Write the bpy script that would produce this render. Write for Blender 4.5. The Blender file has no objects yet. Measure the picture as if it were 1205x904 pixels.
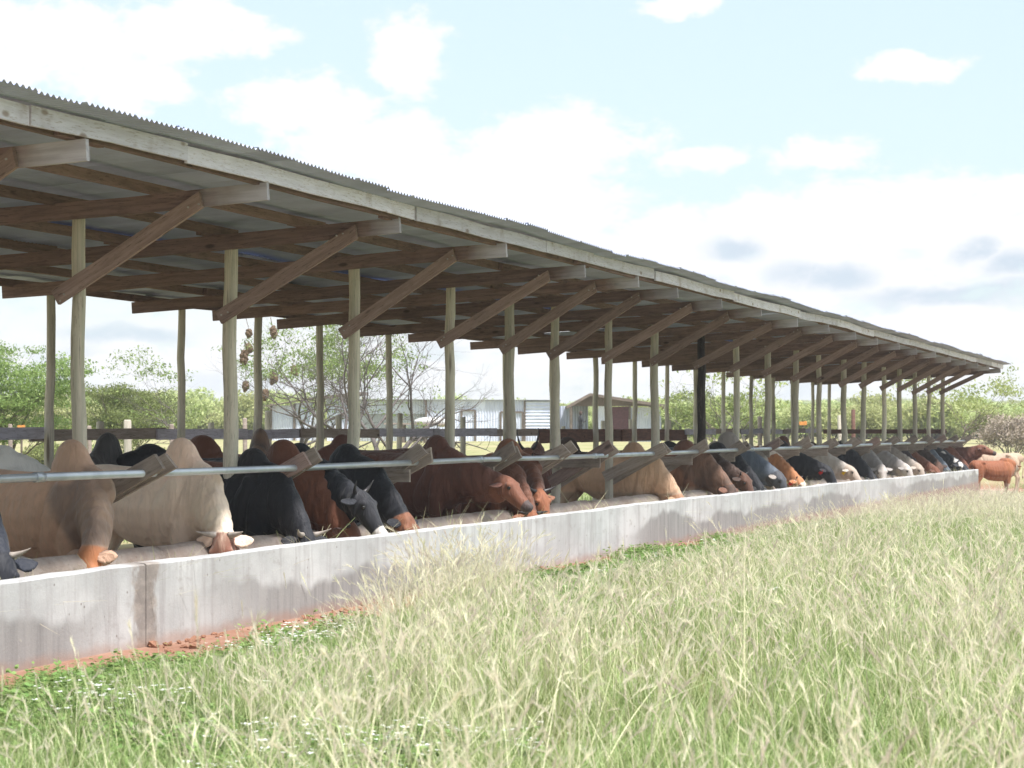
import bpy, bmesh, math, random
import numpy as np
from mathutils import Vector, Matrix, Euler

R = math.radians
random.seed(7)
rng = np.random.default_rng(7)
scene = bpy.context.scene
col = scene.collection

# ---------------------------------------------------------------- camera, sky, sun, exposure
F_PX, VPX, HORIZ, CAM_H = 2800.0, 1478.0, 505.0, 1.58
THETA = math.atan((VPX - 602.5) / F_PX)
CT, ST = math.cos(THETA), math.sin(THETA)
cam_data = bpy.data.cameras.new('camera')
cam_data.sensor_width = 36.0
cam_data.lens = F_PX / 1205.0 * 36.0
cam_data.shift_y = (HORIZ - 452.0) / 1205.0
cam_data.clip_start = 0.1
cam_data.clip_end = 12000.0
cam_data.dof.use_dof = True
cam_data.dof.focus_distance = 24.0
cam_data.dof.aperture_fstop = 7.0
cam = bpy.data.objects.new('camera', cam_data)
cam.location = (0, 0, CAM_H)
cam.rotation_euler = (R(90), 0, THETA)
col.objects.link(cam)
scene.camera = cam

SUN_AZ, SUN_EL = 118.0, 64.0          # degrees clockwise from +Y, above the horizon
sdir = Vector((math.sin(R(SUN_AZ)) * math.cos(R(SUN_EL)), math.cos(R(SUN_AZ)) * math.cos(R(SUN_EL)), math.sin(R(SUN_EL))))
sun_data = bpy.data.lights.new('sun', 'SUN')
sun_data.energy = 3.1
sun_data.angle = R(3.0)
sun_data.color = (1.0, 0.965, 0.93)
sun = bpy.data.objects.new('sun', sun_data)
sun.rotation_euler = sdir.to_track_quat('Z', 'Y').to_euler()
sun.location = (0, 0, 30)
col.objects.link(sun)

scene.render.engine = 'CYCLES'
scene.view_settings.view_transform = 'Standard'
scene.view_settings.look = 'None'
scene.view_settings.exposure = 1.2
scene.view_settings.gamma = 1.0
scene.view_settings.use_curve_mapping = False
scene.cycles.use_denoising = True
scene.cycles.max_bounces = 7
scene.cycles.diffuse_bounces = 4
scene.cycles.transparent_max_bounces = 8
scene.cycles.volume_bounces = 0


class NT:
    """short-hand for building a node tree"""
    def __init__(self, tree):
        self.t = tree
        self.n = tree.nodes
        self.l = tree.links

    def node(self, kind, ins=None, **props):
        nd = self.n.new(kind)
        for k, v in props.items():
            setattr(nd, k, v)
        for k, v in (ins or {}).items():
            self.put(nd, k, v)
        return nd

    def put(self, nd, key, v):
        s = nd.inputs[key]
        if isinstance(v, bpy.types.NodeSocket):
            self.l.new(v, s)
        elif v is not None:
            if s.type == 'RGBA' and len(v) == 3:
                v = (*v, 1.0)
            s.default_value = v

    def math(self, op, a, b=None, c=None, clamp=False):
        nd = self.n.new('ShaderNodeMath')
        nd.operation = op
        nd.use_clamp = clamp
        for i, v in enumerate((a, b, c)):
            if v is not None:
                self.put(nd, i, v)
        return nd.outputs[0]

    def vmath(self, op, a, b=None):
        nd = self.n.new('ShaderNodeVectorMath')
        nd.operation = op
        self.put(nd, 0, a)
        if b is not None:
            self.put(nd, 1, b)
        return nd.outputs['Value'] if op in ('LENGTH', 'DISTANCE', 'DOT_PRODUCT') else nd.outputs[0]

    def noise(self, vec, scale=5.0, detail=3.0, rough=0.55, dist=0.0):
        nd = self.node('ShaderNodeTexNoise', {'Scale': scale, 'Detail': detail, 'Roughness': rough, 'Distortion': dist})
        if vec is not None:
            self.put(nd, 'Vector', vec)
        return nd.outputs[0]

    def ramp(self, fac, lo, hi, smooth=True):
        nd = self.n.new('ShaderNodeMapRange')
        nd.interpolation_type = 'SMOOTHSTEP' if smooth else 'LINEAR'
        self.put(nd, 0, fac)
        nd.inputs[1].default_value = lo
        nd.inputs[2].default_value = hi
        return nd.outputs[0]

    def mix(self, fac, a, b, blend='MIX'):
        nd = self.n.new('ShaderNodeMix')
        nd.data_type = 'RGBA'
        nd.blend_type = blend
        self.put(nd, 0, fac)
        self.put(nd, 6, a)
        self.put(nd, 7, b)
        return nd.outputs[2]

    def mapping(self, vec, scale=(1, 1, 1), loc=(0, 0, 0)):
        nd = self.node('ShaderNodeMapping', {'Vector': vec, 'Scale': scale, 'Location': loc})
        return nd.outputs[0]

    def bump(self, height, strength=0.3, dist=0.02):
        return self.node('ShaderNodeBump', {'Height': height, 'Strength': strength, 'Distance': dist}).outputs[0]

    def sep(self, vec):
        return self.node('ShaderNodeSeparateXYZ', {0: vec}).outputs


# ---- the sky: Nishita air with a broken field of white cumulus
world = bpy.data.worlds.new('World')
scene.world = world
world.use_nodes = True
w = NT(world.node_tree)
w.n.clear()
out = w.n.new('ShaderNodeOutputWorld')
bg = w.n.new('ShaderNodeBackground')
w.l.new(bg.outputs[0], out.inputs[0])
skyn = w.n.new('ShaderNodeTexSky')
skyn.sky_type = 'NISHITA'
skyn.sun_disc = False
skyn.sun_elevation = R(SUN_EL)
skyn.sun_rotation = R(SUN_AZ)
skyn.air_density = 1.0
skyn.dust_density = 1.6
skyn.ozone_density = 1.0
tc = w.n.new('ShaderNodeTexCoord').outputs['Generated']
sx, sy, sz = w.sep(tc)
az = w.math('ARCTAN2', sx, sy)                 # radians clockwise from +Y
el = w.math('ARCSINE', sz)
ae = w.node('ShaderNodeCombineXYZ', {0: az, 1: el, 2: 0.0}).outputs[0]


def sky_uv(px, py):
    a = math.atan((px - 602.5) / F_PX) - THETA
    return a, math.atan((HORIZ - py) / F_PX * math.cos(a + THETA))


# cumulus seen over the shed: direction (taken from the photo) and angular size in pixels
CLOUDS = [(60, 50, 120, 55), (150, 95, 80, 40), (225, 35, 110, 45), (480, 68, 52, 48), (360, 130, 85, 42), (440, 175, 110, 42),
          (560, 215, 140, 55), (675, 165, 110, 40), (625, 250, 150, 50), (800, 8, 50, 14), (1060, 79, 62, 18), (825, 190, 42, 20),
          (960, 185, 80, 22), (1080, 250, 190, 45), (900, 270, 160, 42), (1180, 290, 130, 60), (760, 300, 140, 42), (1000, 320, 220, 40),
          (1120, 385, 200, 40), (300, 430, 420, 36), (900, 430, 420, 40)]
blob = None
nz = w.noise(w.mapping(ae, (48, 84, 1)), 1.0, 8.0, 0.66, 0.3)
warp = w.node('ShaderNodeTexNoise', {'Vector': w.mapping(ae, (34, 50, 1)), 'Scale': 1.0, 'Detail': 4.0}).outputs[1]
wv = w.vmath('SUBTRACT', warp, (0.5, 0.5, 0.5))
wv = w.vmath('MULTIPLY', wv, (0.035, 0.02, 0.0))
aew = w.vmath('ADD', ae, wv)
for (px, py, rx, ry) in CLOUDS:
    u0, v0 = sky_uv(px, py)
    dd = w.vmath('SUBTRACT', aew, (u0, v0, 0.0))
    dd = w.vmath('MULTIPLY', dd, (F_PX / rx, F_PX / ry, 0.0))
    g = w.ramp(w.vmath('LENGTH', dd), 1.6, 0.35)
    blob = g if blob is None else w.math('MAXIMUM', blob, g)
# beyond the frame the same broken cover goes on
span = w.math('ABSOLUTE', w.math('ADD', az, THETA))
outside = w.math('MAXIMUM', w.ramp(span, 0.20, 0.27), w.ramp(el, 0.175, 0.23))
field = w.ramp(w.noise(w.mapping(ae, (5, 11, 1), (3.1, 1.7, 0)), 1.0, 5.0, 0.6), 0.44, 0.60)
cover = w.mix(outside, blob, field)
cover = w.math('ADD', w.math('MULTIPLY', cover, 0.85), w.math('MULTIPLY', w.math('SUBTRACT', nz, 0.5), 1.7))
mask = w.ramp(cover, 0.22, 0.74)
lowbank = w.math('MULTIPLY', w.ramp(el, 0.075, 0.03), w.ramp(nz, 0.25, 0.5))
mask = w.math('MAXIMUM', mask, w.math('MULTIPLY', lowbank, 0.9))
# soft grey-blue bases here and there inside the low cloud bank
gb = w.ramp(w.noise(w.mapping(ae, (26, 70, 1), (0.4, 2.2, 0)), 1.0, 3.0, 0.5), 0.54, 0.70)
gb = w.math('MULTIPLY', gb, w.ramp(el, 0.085, 0.06))
gsp = None
for (px, py, rx, ry) in [(965, 322, 70, 20), (860, 292, 50, 18), (1195, 312, 40, 22), (1150, 290, 22, 18), (1120, 345, 130, 14), (150, 390, 90, 14)]:
    u0, v0 = sky_uv(px, py)
    dd = w.vmath('MULTIPLY', w.vmath('SUBTRACT', aew, (u0, v0, 0.0)), (F_PX / rx, F_PX / ry, 0.0))
    g = w.ramp(w.vmath('LENGTH', dd), 1.3, 0.3)
    gsp = g if gsp is None else w.math('MAXIMUM', gsp, g)
gsp = w.math('MULTIPLY', gsp, w.ramp(nz, 0.95, 0.45))
gb = w.math('MAXIMUM', w.math('MULTIPLY', gb, 0.45), gsp)
SKY_STR = 0.10
skyc = w.mix(1.0, skyn.outputs[0], (SKY_STR, SKY_STR, SKY_STR), 'MULTIPLY')
skyc = w.mix(0.70, skyc, (0.36, 0.428, 0.443))       # thin bright veil in the air
cloudc = w.mix(gb, (0.46, 0.462, 0.472), (0.30, 0.345, 0.395))
fin = w.mix(mask, skyc, cloudc)
w.l.new(fin, bg.inputs[0])
bg.inputs[1].default_value = 1.0

# ---------------------------------------------------------------- helpers
def P(x, y, d):
    """photo pixel on the vertical plane X = -d (parallel to the shed)"""
    D = d / CT
    Z = F_PX * D / (VPX - x)
    lat = (x - 602.5) / F_PX * Z
    return Vector((-ST * Z + CT * lat, CT * Z + ST * lat, CAM_H + (HORIZ - y) / F_PX * Z))


def PZ(x, y, Z):
    """photo pixel at distance Z along the optical axis"""
    lat = (x - 602.5) / F_PX * Z
    return Vector((-ST * Z + CT * lat, CT * Z + ST * lat, CAM_H + (HORIZ - y) / F_PX * Z))


def tag(o, label=None, cat=None, group=None, kind=None):
    for k, v in (('label', label), ('category', cat), ('group', group), ('kind', kind)):
        if v:
            o[k] = v
    return o


def empty(name, loc=(0, 0, 0), rz=0.0):
    o = bpy.data.objects.new(name, None)
    o.empty_display_size = 0.2
    o.location = loc
    o.rotation_euler = (0, 0, rz)
    col.objects.link(o)
    return o


def mesh_of(name, v, f, mats=None, smooth=False, fm=None):
    me = bpy.data.meshes.new(name)
    me.from_pydata([tuple(map(float, q)) for q in v], [], [tuple(map(int, q)) for q in f])
    for m in (mats if isinstance(mats, (list, tuple)) else [mats]):
        if m is not None:
            me.materials.append(m)
    if fm is not None:
        me.polygons.foreach_set('material_index', np.asarray(fm, dtype=np.int32))
    if smooth:
        me.polygons.foreach_set('use_smooth', np.ones(len(me.polygons), dtype=bool))
    me.update()
    return me


def obj(name, me, parent=None, loc=None, rot=None, matrix=None):
    o = bpy.data.objects.new(name, me)
    col.objects.link(o)
    if parent is not None:
        o.parent = parent
    if matrix is not None:
        # things' empties are never rotated when their parts are given in world space
        off = parent_world(parent)
        o.matrix_local = off.inverted() @ matrix
    else:
        if loc is not None:
            o.location = loc
        if rot is not None:
            o.rotation_euler = rot
    return o


def parent_world(p):
    m = Matrix.Identity(4)
    chain = []
    while p is not None:
        chain.append(p)
        p = p.parent
    for q in reversed(chain):
        m = m @ q.matrix_basis
    return m


def frame(p0, p1, up=(0, 0, 1)):
    p0, p1 = Vector(p0), Vector(p1)
    x = (p1 - p0).normalized()
    u = Vector(up)
    y = u.cross(x)
    if y.length < 1e-4:
        y = Vector((0, 1, 0)).cross(x)
    y.normalize()
    z = x.cross(y)
    m = Matrix((x, y, z)).transposed().to_4x4()
    m.translation = p0
    return m, (p1 - p0).length


BOXF = [(0, 3, 2, 1), (4, 5, 6, 7), (0, 1, 5, 4), (1, 2, 6, 5), (2, 3, 7, 6), (3, 0, 4, 7)]


def beam(name, p0, p1, wy, hz, m, parent=None, up=(0, 0, 1), cut0=0.0, cut1=0.0, warp=0.006, seg=1):
    """sawn timber from p0 to p1, wy wide and hz deep; cut = slanted ends; a little warped"""
    mt, L = frame(p0, p1, up)
    v, f = [], []
    for k in range(seg + 1):
        t = k / seg
        dy, dz = (random.uniform(-warp, warp), random.uniform(-warp, warp)) if seg > 1 else (0, 0)
        sl = cut0 if k == 0 else (cut1 if k == seg else 0)
        ww, hh = wy * random.uniform(.96, 1.04) / 2, hz * random.uniform(.96, 1.04) / 2
        for (a, b) in ((-1, -1), (1, -1), (1, 1), (-1, 1)):
            v.append((t * L + sl * b, a * ww + dy, b * hh + dz))
    f.append((0, 3, 2, 1))
    for k in range(seg):
        o = 4 * k
        for j in range(4):
            f.append((o + j, o + (j + 1) % 4, o + 4 + (j + 1) % 4, o + 4 + j))
    o = 4 * seg
    f.append((o, o + 1, o + 2, o + 3))
    ob = obj(name, mesh_of(name, v, f, m), parent, matrix=mt)
    return ob


def tube(path, radii, n=10, cap=True):
    """round tube along a list of points; returns verts, faces"""
    path = [Vector(p) for p in path]
    v, f = [], []
    ref = Vector((0, 0, 1))
    t0 = (path[1] - path[0]).normalized()
    if abs(t0.dot(ref)) > .9:
        ref = Vector((1, 0, 0))
    for i, p in enumerate(path):
        t = (path[min(i + 1, len(path) - 1)] - path[max(i - 1, 0)]).normalized()
        a = ref.cross(t)
        a.normalize()
        b = t.cross(a)
        ref = b.cross(t) * -1 if False else ref
        r = radii[i] if hasattr(radii, '__len__') else radii
        for k in range(n):
            an = 2 * math.pi * k / n
            v.append(p + (a * math.cos(an) + b * math.sin(an)) * r)
    for i in range(len(path) - 1):
        for k in range(n):
            k2 = (k + 1) % n
            f.append((i * n + k, i * n + k2, (i + 1) * n + k2, (i + 1) * n + k))
    if cap:
        f.append(tuple(range(n - 1, -1, -1)))
        o = (len(path) - 1) * n
        f.append(tuple(range(o, o + n)))
    return v, f


class MB:
    """collects verts / faces of one mesh"""
    def __init__(self):
        self.v, self.f, self.m = [], [], []

    def add(self, v, f, m=0):
        o = len(self.v)
        self.v.extend(v)
        self.f.extend(tuple(i + o for i in q) for q in f)
        self.m.extend([m] * len(f))

    def box(self, lo, hi, m=0):
        (a, b, c), (d, e, g) = lo, hi
        self.add([(a, b, c), (d, b, c), (d, e, c), (a, e, c), (a, b, g), (d, b, g), (d, e, g), (a, e, g)], BOXF, m)

    def mesh(self, name, mats, smooth=False):
        return mesh_of(name, self.v, self.f, mats, smooth, self.m)


def sst(a, b, x):
    t = np.clip((x - a) / (b - a), 0, 1)
    return t * t * (3 - 2 * t)


def ground_z(x, y):
    """lie of the land: sinks gently along the trough, lifts behind the shed, climbs to the skyline"""
    r = np.hypot(x, y)
    az_ = np.arctan2(x, y)
    up = sst(140, 1100, r) * 9.0 * (1 + .16 * np.sin(az_ * 9 + 1.2) + .10 * np.sin(az_ * 23 + .4))
    far_ = sst(85, 128, r)
    return up + .85 * far_ - .45 * sst(26, 76, y) * (1 - far_)


# ---------------------------------------------------------------- materials
def material(name, rough=0.8, spec=0.3):
    m = bpy.data.materials.new(name)
    m.use_nodes = True
    t = NT(m.node_tree)
    b = m.node_tree.nodes['Principled BSDF']
    b.inputs['Roughness'].default_value = rough
    b.inputs['Specular IOR Level'].default_value = spec
    return m, t, b


def obj_vec(t, scale=(1, 1, 1)):
    """object coordinates shifted by a random amount for each object"""
    oc = t.n.new('ShaderNodeTexCoord').outputs['Object']
    rnd = t.n.new('ShaderNodeObjectInfo').outputs['Random']
    off = t.math('MULTIPLY', rnd, 37.0)
    v = t.vmath('ADD', oc, t.node('ShaderNodeCombineXYZ', {0: off, 1: off, 2: off}).outputs[0])
    return t.mapping(v, scale), rnd


def wood(name, c1, c2, dark=(0.05, 0.035, 0.03), axis=0, var=0.35, rough=0.85, knots=True, tail=None):
    m, t, b = material(name, rough, 0.2)
    sc = [14, 14, 14]
    sc[axis] = 1.1
    v, rnd = obj_vec(t, tuple(sc))
    g = t.noise(v, 2.2, 4, .6, .4)
    c = t.mix(t.ramp(g, .3, .7), c1, c2)
    big, _ = obj_vec(t, (1, 1, 1))
    st = t.noise(big, 2.6, 3, .6)
    c = t.mix(t.math('MULTIPLY', t.ramp(st, .52, .78), var), c, dark)
    fine = t.noise(v, 9.0, 3, .7)
    c = t.mix(t.math('MULTIPLY', t.ramp(fine, .56, .68), .65), c, dark)
    if knots:
        vo = t.node('ShaderNodeTexVoronoi', {'Vector': t.mapping(big, tuple(5.0 if i != axis else 2.0 for i in range(3))), 'Scale': 1.0, 'Randomness': 1.0})
        c = t.mix(t.math('MULTIPLY', t.ramp(vo.outputs['Distance'], .14, .06), .8), c, dark)
    if tail:      # colour turns pale grey towards the outer end of the timber
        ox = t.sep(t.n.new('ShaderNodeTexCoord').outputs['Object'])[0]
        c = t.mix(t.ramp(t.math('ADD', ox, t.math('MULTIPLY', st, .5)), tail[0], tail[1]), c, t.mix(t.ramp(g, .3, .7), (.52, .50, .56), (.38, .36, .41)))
    hs = t.node('ShaderNodeHueSaturation', {'Color': c, 'Value': t.math('ADD', t.math('MULTIPLY', rnd, .4), .8)})
    t.l.new(hs.outputs[0], b.inputs['Base Color'])
    t.l.new(t.bump(g, .35, .01), b.inputs['Normal'])
    return m


M = {}
M['rafter'] = wood('rafter timber', (.27, .18, .165), (.175, .118, .11))
M['rafter_long'] = wood('rafter timber with grey end', (.27, .18, .165), (.175, .118, .11), tail=(5.55, 5.95))
M['brace'] = wood('brace timber', (.36, .26, .235), (.25, .175, .16))
M['fascia'] = wood('whitewashed fascia', (.80, .78, .90), (.66, .64, .74), (.30, .22, .19), var=.6)
M['grey_plank'] = wood('weathered grey plank', (.37, .31, .275), (.26, .21, .185))
M['red_plank'] = wood('reddish plank', (.22, .12, .095), (.13, .075, .06))
M['dark_plank'] = wood('slate grey plank', (.54, .52, .60), (.38, .36, .42))
M['pole'] = wood('treated pole', (.64, .58, .50), (.47, .45, .37), (.13, .095, .07), axis=2, var=.6)
M['pole_dark'] = wood('creosoted pole', (.05, .04, .038), (.025, .02, .02), (.3, .27, .2), axis=2, var=.2)


JOINT_Y = P(172, 505, 7.68).y


def make_concrete():
    m, t, b = material('trough concrete', .9, .2)
    oc = t.n.new('ShaderNodeTexCoord').outputs['Object']
    x, y, z = t.sep(oc)
    n1 = t.noise(t.mapping(oc, (1, .9, 1.6)), 1.1, 4, .6)
    c = t.mix(t.ramp(n1, .35, .68), (.43, .435, .44), (.56, .565, .57))
    n2 = t.noise(t.mapping(oc, (3, 7, .7)), 1.0, 4, .65)      # vertical runs
    c = t.mix(t.math('MULTIPLY', t.ramp(n2, .46, .70), .65), c, (.33, .315, .32))
    n4 = t.noise(t.mapping(oc, (2, 2.2, 5)), 1.6, 6, .7)
    c = t.mix(t.math('MULTIPLY', t.ramp(n4, .55, .70), .5), c, (.30, .27, .26))
    pit = t.node('ShaderNodeTexVoronoi', {'Vector': oc, 'Scale': 7.0, 'Randomness': 1.0}).outputs['Distance']
    c = t.mix(t.math('MULTIPLY', t.ramp(pit, .09, .04), .75), c, (.16, .13, .115))
    # damp foot of the wall with a ragged upper edge
    edge = t.math('ADD', z, t.math('MULTIPLY', t.math('SUBTRACT', t.noise(t.mapping(oc, (1, .55, 0)), 1.0, 4, .6), .5), .75))
    damp = t.ramp(edge, .36, .27)
    damp = t.math('MULTIPLY', damp, t.ramp(t.noise(t.mapping(oc, (0, .12, 0), (0, 2.3, 0)), 1.0, 2, .5), .36, .52))
    c = t.mix(t.math('MULTIPLY', damp, .9), c, t.mix(t.ramp(n2, .35, .65), (.22, .212, .212), (.31, .30, .295)))
    # a few brown runs down the joints
    run = t.ramp(t.noise(t.mapping(oc, (0, 1.3, .12), (0, 5.1, 0)), 1.0, 3, .55), .63, .74)
    # broad wet run at one joint, as if water had spilled over the rim
    jy = t.math('ABSOLUTE', t.math('SUBTRACT', t.math('ADD', y, t.math('MULTIPLY', t.math('SUBTRACT', t.noise(oc, 5.0, 4, .6), .5), .5)), JOINT_Y))
    run = t.math('MAXIMUM', run, t.ramp(jy, .26, .12))
    c = t.mix(t.math('MULTIPLY', run, .8), c, t.mix(t.ramp(n4, .4, .6), (.20, .165, .145), (.32, .27, .235)))
    # red dust splashed at the very foot
    dust = t.ramp(t.math('ADD', z, t.math('MULTIPLY', t.noise(oc, 3.0, 4, .6), .12)), .17, .06)
    c = t.mix(t.math('MULTIPLY', dust, .55), c, (.36, .21, .15))
    fine = t.noise(oc, 45.0, 3, .7)
    c = t.mix(t.math('MULTIPLY', t.ramp(fine, .55, .8), .25), c, (.30, .28, .27))
    t.l.new(c, b.inputs['Base Color'])
    t.l.new(t.bump(t.math('ADD', fine, t.math('MULTIPLY', n1, 1.5)), .25, .01), b.inputs['Normal'])
    return m


M['concrete'] = make_concrete()


def make_curb():
    m, t, b = material('dusty curb concrete', .9, .2)
    oc = t.n.new('ShaderNodeTexCoord').outputs['Object']
    n1 = t.noise(oc, 2.2, 4, .6)
    c = t.mix(t.ramp(n1, .35, .65), (.37, .29, .25), (.46, .39, .35))
    n2 = t.noise(oc, 14.0, 4, .7)
    c = t.mix(t.math('MULTIPLY', t.ramp(n2, .52, .72), .5), c, (.28, .19, .15))
    t.l.new(c, b.inputs['Base Color'])
    t.l.new(t.bump(t.math('ADD', n2, t.math('MULTIPLY', n1, 2.0)), .8, .03), b.inputs['Normal'])
    return m


M['curb'] = make_curb()


def make_tin(name, c1, c2, rust, metal=.35, rough=.5, axis_scale=(1, 1, 1)):
    m, t, b = material(name, rough, .4)
    v, rnd = obj_vec(t, axis_scale)
    n1 = t.noise(v, 1.5, 4, .6)
    c = t.mix(t.ramp(n1, .35, .65), c1, c2)
    n2 = t.noise(v, 4.0, 5, .65)
    c = t.mix(t.math('MULTIPLY', t.ramp(n2, .55, .75), rust), c, (.20, .12, .08))
    hs = t.node('ShaderNodeHueSaturation', {'Color': c, 'Value': t.math('ADD', t.math('MULTIPLY', rnd, .25), .87)})
    t.l.new(hs.outputs[0], b.inputs['Base Color'])
    b.inputs['Metallic'].default_value = metal
    return m


M['roof_tin'] = make_tin('corrugated roof sheet', (.47, .515, .68), (.38, .42, .56), .08, .08, .6)
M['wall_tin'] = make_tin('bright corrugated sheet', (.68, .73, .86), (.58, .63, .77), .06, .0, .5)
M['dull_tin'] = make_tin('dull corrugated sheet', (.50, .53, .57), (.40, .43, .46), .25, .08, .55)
M['rusty_tin'] = make_tin('rusty roof sheet', (.22, .175, .15), (.15, .115, .10), .7, .1, .7)
M['pipe'] = make_tin('galvanised pipe', (.58, .62, .68), (.42, .46, .52), .15, .55, .38)


def plain(name, c, rough=.7, spec=.3, nscale=8.0, namt=.25):
    m, t, b = material(name, rough, spec)
    v, rnd = obj_vec(t)
    n = t.noise(v, nscale, 4, .6)
    dk = tuple(q * (1 - namt * 1.6) for q in c)
    t.l.new(t.mix(t.ramp(n, .35, .7), c, dk), b.inputs['Base Color'])
    return m


M['maroon'] = plain('maroon paint', (.13, .05, .055))
M['white_paint'] = plain('white paint', (.72, .72, .70))
M['orange'] = plain('orange board', (.75, .33, .10))
M['earth_dark'] = plain('dark cloth', (.02, .02, .026))
M['skin_dark'] = plain('brown skin', (.07, .04, .03))

# ---------------------------------------------------------------- stations of the shed (metres along +Y)
D_POST, D_REAR, D_TAIL, D_EAVE, D_BACK = 9.10, 12.57, 7.37, 7.12, 13.35
FRONT_PX = [85, 273, 415, 527, 599, 655, 718, 773, 823, 865, 903, 937, 966, 992, 1016, 1040, 1060, 1077, 1094, 1109]
STN = [P(x, 505, D_POST).y for x in FRONT_PX]
STN = [STN[0] - 9.05, STN[0] - 6.0, STN[0] - 3.0] + STN
S0, S1 = STN[0] - .5, STN[-1] + .55


def zr(d, s):
    """underside of the rafters: rises to the eave, sinks slightly towards the far end"""
    return 3.355 - .06 * (d - D_TAIL) - .095 * max(0.0, (s - 22.0) / 55.0) + .012 * math.sin(s * .9)


RAFT_H, PURL_H = .14, .085

shed = empty('cattle_shed', (-D_POST, STN[3], 0))
tag(shed, 'long open timber cattle shed on pole posts with a corrugated iron lean-to roof', 'shed')


def post_mesh(name, r, h, mat, seed):
    rr = random.Random(seed)
    path, rad = [], []
    for k in range(11):
        t = k / 10
        path.append((rr.uniform(-.014, .014) * (1 if 0 < k < 10 else .2) + .014 * math.sin(t * 3 + seed), rr.uniform(-.012, .012), h * t))
        rad.append(r * (1.06 - .16 * t) * rr.uniform(.96, 1.04))
    v, f = tube(path, rad, 12)
    return mesh_of(name, v, f, mat, True)


POST_M = [post_mesh('post', .060 + .005 * (k % 3), 1.0, M['pole'], k) for k in range(6)]
POST_D = post_mesh('post', .074, 1.0, M['pole_dark'], 9)
braces = []
for i, s in enumerate(STN):
    for row, d in enumerate((D_POST, D_REAR)):
        top = zr(d, s) + .06
        gz = float(ground_z(-d, s))
        me = POST_D if (i == 11 and row == 0) else POST_M[(i * 2 + row * 3) % 6]
        jx, jy = random.uniform(-.02, .02), random.uniform(-.03, .03)
        if (i, row) == (3, 0):
            jx, jy = .06, .05
        if (i, row) == (5, 1):
            jx, jy = -.06, -.05
        o = obj('post', me, shed, loc=(-d + D_POST + jx, s + jy - STN[3], gz - .06), rot=(random.uniform(-.008, .008), random.uniform(-.008, .008), random.uniform(0, 6.3)))
        o.scale = ((1, 1, top + .06 - gz) if row == 0 else (.84, .84, top + .06 - gz))
        if i == 11 and row == 0:
            o['label'] = 'dark creosoted post'
    # rafter beside the posts on the camera side
    ys = s - .095
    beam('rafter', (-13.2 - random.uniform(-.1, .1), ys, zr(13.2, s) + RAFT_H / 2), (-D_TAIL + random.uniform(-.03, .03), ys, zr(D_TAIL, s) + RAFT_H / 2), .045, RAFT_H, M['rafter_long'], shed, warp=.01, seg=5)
    # brace from post to rafter
    zb = 2.61 + random.uniform(-.06, .06)
    dt = 7.86 + random.uniform(-.06, .06)
    br = beam('brace', (-D_POST - .07, ys - .047, zb), (-dt, ys - .047, zr(dt, s) + .05), .042, .125, M['brace'], shed, cut0=.0, cut1=.02, warp=.006, seg=3)
    braces.append((br, ys - .047))

M['nail'] = plain('steel nail', (.5, .48, .46), .4, .5)
NAIL = mesh_of('nail', *tube([(0, 0, 0), (0, -.012, 0)], .008, 6), M['nail'])
for br, ys in braces:
    for (dd_, dz_) in ((9.08, 2.66), (9.13, 2.62), (7.92, 3.36), (7.99, 3.33)):
        obj('nail', NAIL, br, matrix=Matrix.Translation((-dd_ + random.uniform(-.015, .015), ys - .022, dz_ + random.uniform(-.02, .02))))

# purlins, lapped over the rafters every two bays
PURL_D = [7.46, 8.35, 9.25, 10.2, 11.15, 12.1, 13.05]
for d in PURL_D:
    i = 0
    while i < len(STN) - 1:
        j = min(i + 2, len(STN) - 1)
        a, b = STN[i] - .35, STN[j] + .35
        if j == len(STN) - 1:
            b = S1
        jz = random.uniform(-.008, .008)
        off = .028 if (i // 2) % 2 else -.028
        zc = RAFT_H + PURL_H / 2
        beam('purlin', (-d + off, a, zr(d, a) + zc + jz), (-d + off, b, zr(d, b) + zc - jz), .05, PURL_H, M['rafter'], shed, warp=.01, seg=3)
        i = j

# fascia boards nailed to the outer purlin
ends = [S0, STN[2] - .9]
for px in (217, 485, 640, 768, 862, 940, 985, 1027, 1066, 1102, 1128, 1148, 1166):
    ends.append(P(px, 505, D_TAIL).y)
ends.append(S1 + .05)
FAS_H = .125
for k in range(len(ends) - 1):
    a, b = ends[k], ends[k + 1]
    g = .05 if k in (1, 3, 5) else .012
    sag = random.uniform(-.012, .012)
    za = zr(D_TAIL, a) + RAFT_H + FAS_H / 2 + .004
    zb = zr(D_TAIL, b) + RAFT_H + FAS_H / 2 + .004
    beam('fascia_board', (-D_TAIL + .012, a + g, za + sag), (-D_TAIL + .012, b - .004, zb + random.uniform(-.012, .012)), .024, FAS_H, M['fascia'], shed, warp=.009, seg=4)

# corrugated sheets, two lengths down the slope
PITCH, NC = .0762, 9


def sheet_mesh(name, L, ncorr, pitch, amp, mat, sub=8, thick=0.0, bend=0.0):
    v, f = [], []
    n = ncorr * sub
    rows = 4
    for r in range(rows + 1):
        x = L * r / rows
        for k in range(n + 1):
            y = pitch * k / sub
            v.append((x, y, amp * math.cos(2 * math.pi * k / sub) + bend * math.sin(math.pi * r / rows)))
    w_ = n + 1
    for r in range(rows):
        for k in range(n):
            f.append((r * w_ + k, (r + 1) * w_ + k, (r + 1) * w_ + k + 1, r * w_ + k + 1))
    return mesh_of(name, v, f, mat, True)


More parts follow.
